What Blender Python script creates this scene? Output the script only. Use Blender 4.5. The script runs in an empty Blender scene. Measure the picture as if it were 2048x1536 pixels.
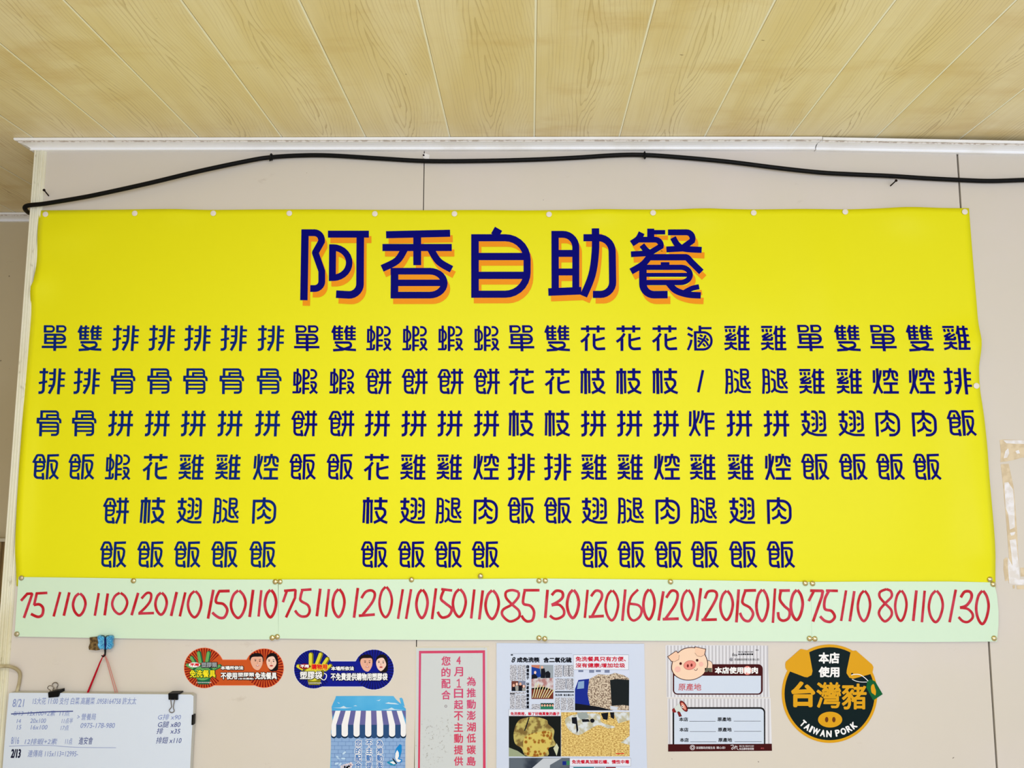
import bpy, math, random
from mathutils import Vector, Matrix
random.seed(7)
S = bpy.context.scene
C = S.collection
# ------------------------------------------------------------------ camera
F = 1575.0; CX, CY = 1024.0, 768.0; D = 2.31; CZ = 1.62
nc = Vector((36, -181, -F)).normalized()
u0 = Vector((36, 13712, -F)); uc = (u0 - nc * u0.dot(nc)).normalized()
xc = nc.cross(uc)
M3 = Matrix((xc, nc, uc))
cam = bpy.data.cameras.new('camera'); cam.sensor_width = 36; cam.sensor_fit = 'HORIZONTAL'
cam.lens = 36 * F / 2048; cam.clip_start = 0.05
co = bpy.data.objects.new('camera', cam); C.objects.link(co)
co.matrix_world = Matrix.Translation((0, -D, CZ)) @ M3.to_4x4()
S.camera = co
# ------------------------------------------------------------------ world, lights, exposure
S.view_settings.view_transform = 'Standard'; S.view_settings.look = 'None'
S.view_settings.gamma = 1; S.view_settings.use_curve_mapping = False
S.view_settings.exposure = 0.06
W = bpy.data.worlds.new('world'); S.world = W; W.use_nodes = True
bg = W.node_tree.nodes['Background']; bg.inputs[0].default_value = (0.90, 0.985, 1.13, 1); bg.inputs[1].default_value = 0.78


def area(name, loc, target, sx, sy, power, col):
    l = bpy.data.lights.new(name, 'AREA'); l.shape = 'RECTANGLE'; l.size = sx; l.size_y = sy
    l.energy = power; l.color = col
    o = bpy.data.objects.new(name, l); C.objects.link(o); o.location = loc
    o.rotation_euler = (Vector(target) - Vector(loc)).to_track_quat('-Z', 'Y').to_euler()
    return o


area('doorway_daylight', (1.2, -4.6, 1.5), (0.0, -0.6, 2.75), 4.2, 1.9, 80, (0.92, 0.98, 1.18))
area('ceiling_tube_light', (-0.4, -2.0, 2.56), (-0.4, -1.8, 0), 1.2, 0.12, 22, (1.0, 0.96, 0.82))


# ------------------------------------------------------------------ helpers
def ray(px, py):
    return M3 @ Vector((px - CX, CY - py, -F))


def P(px, py, off=0.0):
    """point of the wall plane (raised by off towards the room) seen at a pixel"""
    d = ray(px, py); t = (D - off) / d.y
    return Vector((d.x * t, -off, CZ + d.z * t))


def PC(px, py, z):
    d = ray(px, py); t = (z - CZ) / d.z
    return Vector((d.x * t, -D + d.y * t, z))


def lin(c):
    return tuple(((v / 255) / 12.92 if v / 255 <= 0.04045 else ((v / 255 + 0.055) / 1.055) ** 2.4) for v in c) + (1,)


MATS = {}


def mat(name, rgb, rough=0.5, metal=0.0, spec=0.08):
    if name in MATS: return MATS[name]
    m = bpy.data.materials.new(name); m.use_nodes = True
    b = m.node_tree.nodes['Principled BSDF']
    b.inputs['Base Color'].default_value = lin(rgb); b.inputs['Roughness'].default_value = rough
    b.inputs['Metallic'].default_value = metal; b.inputs['Specular IOR Level'].default_value = spec
    MATS[name] = m
    return m


class NT:
    def __init__(s, m):
        s.t = m.node_tree; s.n = s.t.nodes; s.l = s.t.links; s.b = s.n['Principled BSDF']

    def link(s, v, sock):
        if hasattr(v, 'is_output'): s.l.new(v, sock)
        else: sock.default_value = v

    def m(s, op, a, b=0.0, c=0.0):
        n = s.n.new('ShaderNodeMath'); n.operation = op
        for i, v in enumerate((a, b, c)): s.link(v, n.inputs[i])
        return n.outputs[0]

    def co(s):
        n = s.n.new('ShaderNodeTexCoord'); x = s.n.new('ShaderNodeSeparateXYZ'); s.l.new(n.outputs['Object'], x.inputs[0])
        return x.outputs[0], x.outputs[1], x.outputs[2]

    def xyz(s, x, y, z):
        n = s.n.new('ShaderNodeCombineXYZ')
        for i, v in enumerate((x, y, z)): s.link(v, n.inputs[i])
        return n.outputs[0]

    def noise(s, vec, scale, detail=2.0, rough=0.5):
        n = s.n.new('ShaderNodeTexNoise'); s.l.new(vec, n.inputs['Vector'])
        n.inputs['Scale'].default_value = scale; n.inputs['Detail'].default_value = detail; n.inputs['Roughness'].default_value = rough
        return n.outputs[0]

    def noise1(s, w, scale, detail=0.0):
        n = s.n.new('ShaderNodeTexNoise'); n.noise_dimensions = '1D'; s.link(w, n.inputs['W'])
        n.inputs['Scale'].default_value = scale; n.inputs['Detail'].default_value = detail
        return n.outputs[0]

    def step(s, v, a, b):
        n = s.n.new('ShaderNodeMapRange'); n.interpolation_type = 'SMOOTHSTEP'; s.link(v, n.inputs[0])
        n.inputs[1].default_value = a; n.inputs[2].default_value = b
        return n.outputs[0]

    def mix(s, f, a, b):
        n = s.n.new('ShaderNodeMix'); n.data_type = 'RGBA'; s.link(f, n.inputs[0])
        s.link(lin(a) if isinstance(a, tuple) else a, n.inputs[6]); s.link(lin(b) if isinstance(b, tuple) else b, n.inputs[7])
        return n.outputs[2]

    def color(s, c): s.l.new(c, s.b.inputs['Base Color'])


def noisy(name, c1, c2, scale, lo=0.4, hi=0.6, rough=0.5, detail=3, stretch=(1, 1, 1), spec=0.2):
    if name in MATS: return MATS[name]
    m = mat(name, c1, rough, 0, spec); n = NT(m); x, y, z = n.co()
    v = n.xyz(n.m('MULTIPLY', x, stretch[0]), n.m('MULTIPLY', y, stretch[1]), n.m('MULTIPLY', z, stretch[2]))
    n.color(n.mix(n.step(n.noise(v, scale, detail), lo, hi), c1, c2))
    return m


def link_obj(name, verts, faces, mats, parent=None, origin=None, fm=None, smooth=False):
    """one mesh object; verts are world coordinates; a top-level one gets its origin at origin or its centre"""
    if parent is not None:
        og = ORI[parent.name]
    elif origin is not None:
        og = Vector(origin)
    else:
        og = sum((Vector(v) for v in verts), Vector()) / max(1, len(verts))
    me = bpy.data.meshes.new(name)
    me.from_pydata([tuple(Vector(v) - og) for v in verts], [], faces)
    if not isinstance(mats, (list, tuple)): mats = [mats]
    for m in mats: me.materials.append(m)
    if fm: me.polygons.foreach_set('material_index', fm)
    if smooth: me.polygons.foreach_set('use_smooth', [True] * len(me.polygons))
    me.update()
    o = bpy.data.objects.new(name, me); C.objects.link(o)
    if parent is not None: o.parent = parent
    else: o.location = og
    ORI[o.name] = og
    return o


ORI = {}


def root(name, label, cat, loc, group=None):
    o = bpy.data.objects.new(name, None); C.objects.link(o); o.location = loc; o.empty_display_size = 0.05
    ORI[o.name] = Vector(loc)
    return tag(o, label, cat, group)


def tag(o, label, cat, group=None):
    o['label'] = label; o['category'] = cat
    if group: o['group'] = group
    return o


def structure(o):
    o['kind'] = 'structure'
    return o


class MB:
    def __init__(s): s.v = []; s.f = []; s.fm = []; s.mats = []

    def mi(s, m):
        if m not in s.mats: s.mats.append(m)
        return s.mats.index(m)

    def add(s, verts, faces, m):
        b = len(s.v); k = s.mi(m); s.v += [Vector(v) for v in verts]
        for f in faces: s.f.append([b + i for i in f]); s.fm.append(k)

    def box(s, a, b, m):
        (x0, y0, z0), (x1, y1, z1) = a, b
        v = [(x0, y0, z0), (x1, y0, z0), (x1, y1, z0), (x0, y1, z0), (x0, y0, z1), (x1, y0, z1), (x1, y1, z1), (x0, y1, z1)]
        s.add(v, [(0, 3, 2, 1), (4, 5, 6, 7), (0, 1, 5, 4), (1, 2, 6, 5), (2, 3, 7, 6), (3, 0, 4, 7)], m)

    def tube(s, pts, r, m, seg=10, cap=True):
        pts = [Vector(p) for p in pts]; rings = []
        rs = r if isinstance(r, (list, tuple)) else [r] * len(pts)
        nrm = None
        for i, p in enumerate(pts):
            t = (pts[min(i + 1, len(pts) - 1)] - pts[max(i - 1, 0)]).normalized()
            if nrm is None:
                a = Vector((0, 0, 1)) if abs(t.z) < 0.9 else Vector((1, 0, 0)); nrm = t.cross(a).normalized()
            else:
                nrm = (nrm - t * nrm.dot(t)).normalized()
            b = t.cross(nrm)
            rings.append([p + (nrm * math.cos(2 * math.pi * k / seg) + b * math.sin(2 * math.pi * k / seg)) * rs[i] for k in range(seg)])
        v = [q for rg in rings for q in rg]; f = []
        for i in range(len(pts) - 1):
            for k in range(seg):
                f.append((i * seg + k, i * seg + (k + 1) % seg, (i + 1) * seg + (k + 1) % seg, (i + 1) * seg + k))
        if cap: f += [tuple(range(seg))[::-1], tuple((len(pts) - 1) * seg + k for k in range(seg))]
        s.add(v, f, m)

    # --- flat print on the wall plane, given by photograph pixels
    def poly(s, pts, off, m):
        s.add([P(x, y, off) for x, y in pts], [tuple(range(len(pts)))[::-1]], m)

    def rect(s, x0, y0, x1, y1, off, m): s.poly([(x0, y0), (x1, y0), (x1, y1), (x0, y1)], off, m)

    def ell(s, cx, cy, rx, ry, off, m, n=28, rot=0.0):
        c, sn = math.cos(rot), math.sin(rot)
        s.poly([(cx + rx * math.cos(a) * c - ry * math.sin(a) * sn, cy + rx * math.cos(a) * sn + ry * math.sin(a) * c)
                for a in [2 * math.pi * k / n for k in range(n)]], off, m)

    def line(s, pts, w, off, m, closed=False):
        """ribbon of pixel width w through pixel points"""
        a, f = ribbon([Vector(p) for p in pts], w, closed)
        s.k = getattr(s, 'k', 0) + 1; off += 6e-6 * s.k
        h_ = len(a) // 2; s.add([P(p.x, p.y, off + 1.5e-6 * (i % h_)) for i, p in enumerate(a)], f, m)

    def slab(s, pts, off0, off1, m, side=None):
        """outline in pixels with thickness from off0 (wall side) to off1 (front)"""
        n = len(pts); A = [P(x, y, off1) for x, y in pts]; B = [Vector((a.x, -off0, a.z)) for a in A]
        s.add(A, [tuple(range(n))[::-1]], m)
        s.add(A + B, [(i, (i + 1) % n, n + (i + 1) % n, n + i) for i in range(n)], side or m)
        s.add(B, [tuple(range(n))], side or m)

    def build(s, name, parent=None, origin=None, smooth=False):
        return link_obj(name, s.v, s.f, s.mats, parent, origin, s.fm, smooth)


def fillet(pts):
    """pts: (x,y) or (x,y,r) -> rounded polyline"""
    out = []; n = len(pts)
    for i, p in enumerate(pts):
        v = Vector(p[:2])
        if len(p) < 3 or i in (0, n - 1): out.append(v); continue
        a = Vector(pts[i - 1][:2]); b = Vector(pts[i + 1][:2])
        d1 = (a - v); d2 = (b - v); l1, l2 = d1.length, d2.length; d1 /= l1; d2 /= l2
        ang = d1.angle(d2); r = p[2]
        if ang > 3.1: out.append(v); continue
        tl = r / math.tan(ang / 2)
        h1 = 0.5 if i - 1 > 0 and len(pts[i - 1]) > 2 else 0.97; h2 = 0.5 if i + 1 < n - 1 and len(pts[i + 1]) > 2 else 0.97
        p1 = v + d1 * min(tl, l1 * h1); p2 = v + d2 * min(tl, l2 * h2)
        for k in range(8):
            t = k / 7
            # circular-ish quadratic / conic
            w = math.sin(ang / 2); q = (1 - t) ** 2 * p1 + 2 * w * t * (1 - t) * v + t * t * p2
            out.append(q / ((1 - t) ** 2 + 2 * w * t * (1 - t) + t * t))
    return out


def smooth2(pts, n=5, closed=False):
    pts = [Vector(p) for p in pts]; out = []; N = len(pts)
    g = (lambda i: pts[i % N]) if closed else (lambda i: pts[max(0, min(N - 1, i))])
    for i in range(N if closed else N - 1):
        a, b, c, d = g(i - 1), g(i), g(i + 1), g(i + 2)
        for k in range(n):
            t = k / n
            out.append(0.5 * ((2 * b) + (c - a) * t + (2 * a - 5 * b + 4 * c - d) * t * t + (3 * b - a - 3 * c + d) * t ** 3))
    if not closed: out.append(pts[-1])
    return out


def ribbon(pts, w, closed=False, step=None):
    q = []
    for p in pts:
        if not q or (p - q[-1]).length > 1e-6: q.append(p)
    if step:
        r = [q[0]]
        for a, b in zip(q, q[1:]):
            k = max(1, int((b - a).length / step))
            r += [a.lerp(b, j / k) for j in range(1, k + 1)]
        q = r
    n = len(q); L = []; R = []
    for i in range(n):
        if closed: a, b = q[i - 1], q[(i + 1) % n]
        else: a, b = q[max(0, i - 1)], q[min(n - 1, i + 1)]
        t1 = (q[i] - a).normalized() if (q[i] - a).length > 0 else (b - q[i]).normalized()
        t2 = (b - q[i]).normalized() if (b - q[i]).length > 0 else t1
        t = (t1 + t2)
        t = t.normalized() if t.length > 1e-4 else t1
        nr = Vector((-t.y, t.x)); c = max(0.55, nr.dot(Vector((-t1.y, t1.x))))
        L.append(q[i] + nr * (w / 2 / c)); R.append(q[i] - nr * (w / 2 / c))
    v = L + R
    f = [(i, (i + 1) % n, n + (i + 1) % n, n + i) for i in range(n if closed else n - 1)]
    return v, f


# --- lettering set in the bundled font
TC = {}


def glyphs(txt, shear=0.0):
    k = (txt, shear)
    if k in TC: return TC[k]
    cu = bpy.data.curves.new('text', 'FONT'); cu.body = txt; cu.size = 1; cu.shear = shear; cu.resolution_u = 3
    o = bpy.data.objects.new('text', cu); C.objects.link(o)
    bpy.context.view_layer.update()
    me = o.to_mesh()
    v = [Vector(p.co[:2]) for p in me.vertices]; f = [tuple(p.vertices) for p in me.polygons]
    o.to_mesh_clear(); bpy.data.objects.remove(o); bpy.data.curves.remove(cu)
    x0 = min(p.x for p in v); x1 = max(p.x for p in v); y0 = min(p.y for p in v); y1 = max(p.y for p in v)
    TC[k] = ([((p.x - x0) / (x1 - x0), (y1 - p.y) / (y1 - y0)) for p in v], f)
    return TC[k]


def text(mb, txt, x0, y0, x1, y1, off, m, bold=0.0, shear=0.0, rot=0.0):
    """fit a string into a pixel box; bold = extra stroke half-width in pixels; rot about the centre (radians)"""
    v, f = glyphs(txt, shear); cx, cy = (x0 + x1) / 2, (y0 + y1) / 2; c, s = math.cos(rot), math.sin(rot)
    offs = [(0, 0)]
    if bold: offs = [(bold * math.cos(a), bold * math.sin(a)) for a in [math.pi * 2 * k / 8 for k in range(8)]]
    x0 += bold; x1 -= bold; y0 += bold; y1 -= bold
    for i_, (ox, oy) in enumerate(offs):
        off += 1.2e-5; q = []
        for a, b in v:
            x = x0 + a * (x1 - x0) + ox - cx; y = y0 + b * (y1 - y0) + oy - cy
            q.append(P(cx + x * c - y * s, cy + x * s + y * c, off))
        mb.add(q, f, m)


# ------------------------------------------------------------------ materials of the setting
def wall_material(name, base, tint):
    m = mat(name, base, 0.45, 0, 0.35); n = NT(m); x, y, z = n.co(); v = n.xyz(x, y, z)
    c = n.mix(n.m('MULTIPLY', n.step(n.noise(v, 2.2, 4), 0.42, 0.7), 0.6), base, tint)
    sm = n.noise(n.xyz(n.m('MULTIPLY', x, 1.0), 0, n.m('MULTIPLY', z, 2.0)), 9, 5, 0.65)
    c = n.mix(n.m('MULTIPLY', n.step(sm, 0.63, 0.78), 0.28), c, (150, 128, 105))
    dots = n.noise(v, 62, 1)
    c = n.mix(n.m('MULTIPLY', n.step(dots, 0.80, 0.83), 0.75), c, (70, 55, 45))
    n.color(c)
    return m


M_wall = wall_material('painted_board', (211, 203, 190), (215, 206, 200))
M_back = wall_material('recess_board', (204, 190, 156), (196, 180, 142))
M_gap = mat('dark_gap', (22, 18, 16), 0.9)
M_floor = noisy('floor_tile', (214, 208, 196), (202, 194, 182), 3)
M_pvc = noisy('white_moulding', (250, 250, 250), (242, 240, 236), 7, 0.5, 0.75, 0.3, 4, (1, 1, 1), 0.4)
M_bead = noisy('moulding_bead', (232, 226, 218), (196, 184, 172), 90, 0.45, 0.6, 0.5)


def trim_material():
    m = mat('yellowed_trim', (226, 221, 196), 0.4, 0, 0.3); n = NT(m); x, y, z = n.co()
    v = n.xyz(n.m('MULTIPLY', x, 2.5), n.m('MULTIPLY', y, 2.5), z)
    c = n.mix(n.step(n.noise(v, 3, 3), 0.4, 0.7), (236, 233, 214), (222, 215, 184))
    grime = n.m('MULTIPLY', n.step(n.noise(n.xyz(n.m('MULTIPLY', x, 1.5), y, n.m('MULTIPLY', z, 0.6)), 55, 4), 0.6, 0.74), n.step(n.noise(v, 5, 1), 0.45, 0.65))
    c = n.mix(n.m('MULTIPLY', grime, 0.6), c, (140, 130, 98))
    n.color(c)
    return m


M_trim = trim_material()
Z_C = PC(1060, 272, 2.6)  # ray at the cornice lip
d0 = ray(1060, 272); PROJ = 0.045
CEIL = CZ + d0.z * (D - PROJ) / d0.y
TILT = -0.0055
XS = PC(1069, 272, CEIL).x
PW = (PC(1748, 272, CEIL).x - PC(388, 272, CEIL).x) / 8


def ceiling_material():
    m = mat('wood_print_panel', (206, 186, 132), 0.38, 0, 0.35); n = NT(m); x, y, z = n.co()
    U = n.m('DIVIDE', n.m('SUBTRACT', x, XS), PW); k = n.m('FLOOR', U); u = n.m('SUBTRACT', n.m('SUBTRACT', U, k), 0.5)
    v = n.m('ADD', n.m('ADD', y, 20.0), n.m('MULTIPLY', n.m('SINE', n.m('MULTIPLY', k, 12.9)), 0.22))
    wob = n.m('MULTIPLY', n.m('SUBTRACT', n.noise1(v, 1.6), 0.5), 0.22)
    uu = n.m('ADD', u, wob)
    g = n.m('MULTIPLY', n.m('POWER', n.m('ABSOLUTE', uu), 1.2), 30)
    g = n.m('ADD', g, n.m('MULTIPLY', n.noise1(n.m('ADD', v, 3.3), 2.3, 1.4), 6.0))
    g = n.m('ADD', g, n.m('MULTIPLY', n.noise(n.xyz(n.m('MULTIPLY', u, 5), n.m('MULTIPLY', v, 1.6), k), 3.0, 2), 1.5))
    fr = n.m('FRACT', g)
    mask = n.m('MULTIPLY', n.step(fr, 0.66, 0.95), n.step(fr, 1.0, 0.97))
    zone = n.noise(n.xyz(n.m('MULTIPLY', u, 3.2), n.m('MULTIPLY', v, 0.5), 0), 2.0, 1)
    mask = n.m('MULTIPLY', mask, n.m('ADD', n.m('MULTIPLY', n.step(n.m('ABSOLUTE', uu), 0.22, 0.06), 0.75), n.m('MULTIPLY', n.step(zone, 0.42, 0.62), 0.45)))
    thin = n.noise(n.xyz(n.m('MULTIPLY', u, 40), n.m('MULTIPLY', v, 0.8), k), 2.2, 3)
    base = n.mix(n.step(n.noise(n.xyz(n.m('MULTIPLY', u, 1.5), n.m('MULTIPLY', v, 1.3), k), 1.6, 3), 0.35, 0.7), (246, 233, 194), (236, 218, 166))
    base = n.mix(n.m('MULTIPLY', n.step(thin, 0.4, 0.75), 0.3), base, (222, 204, 156))
    base = n.mix(n.m('MULTIPLY', mask, 0.52), base, (176, 148, 92))
    st = n.noise(n.xyz(n.m('MULTIPLY', x, 1.3), n.m('MULTIPLY', y, 3.5), 0), 1.7, 5, 0.6)
    base = n.mix(n.m('MULTIPLY', n.step(st, 0.5, 0.72), 0.42), base, (212, 178, 108))
    sp = n.noise(n.xyz(x, n.m('MULTIPLY', y, 1.6), 3.0), 34, 1)
    base = n.mix(n.m('MULTIPLY', n.step(sp, 0.79, 0.83), 0.7), base, (110, 78, 34))
    n.color(base)
    return m


M_wood = ceiling_material()
M_seam = mat('panel_seam', (255, 252, 232), 0.4)

# ------------------------------------------------------------------ the setting
XL = P(68, 320, 0.008).x                      # outer corner of the wall block
XR = 2.6; YB = 0.69; XFL = -2.2
s1 = P(848, 340).x; s2 = P(1920, 390).x
mb = MB()
for a, b in ((XL + 0.004, s1 - 0.0014), (s1 + 0.0014, s2 - 0.0028), (s2 + 0.0028, XR)):
    mb.box((a, 0, 0), (b, 0.01, CEIL - 0.016), M_wall)
mb.box((XL + 0.005, 0.0102, 0), (XR, 0.02, CEIL - 0.016), M_gap)
structure(mb.build('wall_front', origin=(0, 0, 0)))
mb = MB(); mb.box((XL + 0.004, 0.0202, 0), (XL + 0.012, YB, CEIL + 0.008), M_back)
structure(mb.build('wall_side', origin=(0, 0, 0)))
mb = MB(); mb.box((XFL, YB, 0), (XR, YB + 0.03, CEIL + 0.003), M_back)
structure(mb.build('wall_back', origin=(0, 0, 0)))
mb = MB(); mb.box((XFL - 0.03, -1.9, 0), (XFL, YB, CEIL + 0.012), M_back)  # unseen wall added to keep light from the left out of the recess
structure(mb.build('unseen_wall_left', origin=(0, 0, 0)))
mb = MB(); mb.box((XFL, -6.0, -0.03), (4.2, YB, -0.001), M_floor)  # unseen floor, added for the light it bounces upward
structure(mb.build('floor', origin=(0, 0, 0)))
mb = MB()
k0 = int((XFL - XS) / PW) - 1; k1 = int((4.2 - XS) / PW) + 1
for k in range(k0, k1 + 1):                   # one board per panel with a slim recessed joint between
    a = XS + k * PW + 0.0022; b = XS + (k + 1) * PW - 0.0032
    mb.add([(a, -6, CEIL + 0.0006), (a + 0.001, -6, CEIL), (b - 0.001, -6, CEIL), (b, -6, CEIL + 0.0006),
            (a, YB, CEIL + 0.0006), (a + 0.001, YB, CEIL), (b - 0.001, YB, CEIL), (b, YB, CEIL + 0.0006)],
           [(0, 1, 5, 4), (1, 2, 6, 5), (2, 3, 7, 6)], M_wood)
    mb.add([(b, -6, CEIL + 0.0004), (b + 0.0054, -6, CEIL + 0.0004), (b + 0.0054, YB, CEIL + 0.0004), (b, YB, CEIL + 0.0004)], [(0, 1, 2, 3)], M_seam)
    mb.add([(b + 0.0046, -6, CEIL + 0.00035), (b + 0.0054, -6, CEIL + 0.00035), (b + 0.0054, YB, CEIL + 0.00035), (b + 0.0046, YB, CEIL + 0.00035)], [(0, 1, 2, 3)], mat('seam_dirt', (150, 128, 84), 0.8))
mb.box((XS + k0 * PW, -6, CEIL + 0.004), (XS + (k1 + 1) * PW, YB + 0.03, CEIL + 0.03), M_gap)
for q in mb.v: q.z += TILT * q.x
structure(mb.build('ceiling', origin=(0, 0, 0)))

# cornice: profile (out from wall, drop below ceiling)
DROP = CEIL - P(1060, 302).z
PR = [(0, 0), (PROJ - 0.003, 0), (PROJ, 0.002), (PROJ, 0.007), (PROJ - 0.003, 0.0095), (PROJ - 0.009, 0.0095), (PROJ - 0.009, 0.0125),
      (PROJ - 0.016, 0.0135), (PROJ - 0.025, 0.0165), (PROJ - 0.031, DROP * 0.72), (PROJ - 0.034, DROP * 0.86), (PROJ - 0.031, DROP * 0.92), (PROJ - 0.033, DROP), (0.0, DROP)]


def cornice(path, name, sag=0.0):
    """path: list of (fn out -> (x,y)) stations swept by the profile"""
    mb = MB(); n = len(PR); v = []
    for st, dz in path:
        for o, d in PR:
            x, y = st(o); v.append((x, y, CEIL + TILT * x - 0.0005 - d - dz))
    for i in range(len(path) - 1):
        for j in range(n - 1):
            mb.add([v[i * n + j], v[i * n + j + 1], v[(i + 1) * n + j + 1], v[(i + 1) * n + j]], [(0, 1, 2, 3)], M_bead if j in (4, 5) else M_pvc)
    mb.add(v[:n], [tuple(range(n))], M_pvc); mb.add(v[-n:], [tuple(range(n))[::-1]], M_pvc)
    return structure(mb.build(name, origin=(0, 0, 0)))


xj = P(1642, 288, 0.03).x
cornice([(lambda o: (XL - o + 0.001, YB - 0.001), 0), (lambda o: (XL - o + 0.001, -o), 0),
         (lambda o: (0.3, -o), 0.0005), (lambda o: (xj - 0.0012 - (0.010 if o < 0.03 else 0), -o), 0.0015)], 'trim_1')
cornice([(lambda o: (xj + 0.0012 - (0.010 if o < 0.03 else 0), -o), 0.003), (lambda o: (XR, -o), 0.040)], 'trim_2')
cornice([(lambda o: (XFL, YB - o), 0), (lambda o: (XL - 0.046, YB - o), 0)], 'trim_3')
# corner moulding
TP = [(0.02, 0), (0, 0), (0, 0.008), (0.003, 0.0095), (0.0065, 0.0095), (0.0075, 0.0065), (0.010, 0.0065), (0.0115, 0.0085), (0.0135, 0.0085), (0.015, 0.0055),
      (0.021, 0.005), (0.0225, 0.0085), (0.0245, 0.0095), (0.0262, 0.0085), (0.0272, 0.006), (0.031, 0.0065), (0.0335, 0.0045), (0.034, 0.0)]
mb = MB(); zt = CEIL - DROP + 0.010; n = len(TP)
v = [(XL + a, -(b if b == 0 else 0.006 + (b - 0.006) * 1.9), z) for z in (0, zt) for a, b in TP[1:]]; n -= 1
mb.add(v, [(i, i + 1, n + i + 1, n + i) for i in range(n - 1)], M_trim)
mb.box((XL, 0.0, 0), (XL + 0.0035, 0.03, zt), M_trim)
structure(mb.build('trim_4', origin=(0, 0, 0)))

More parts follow.
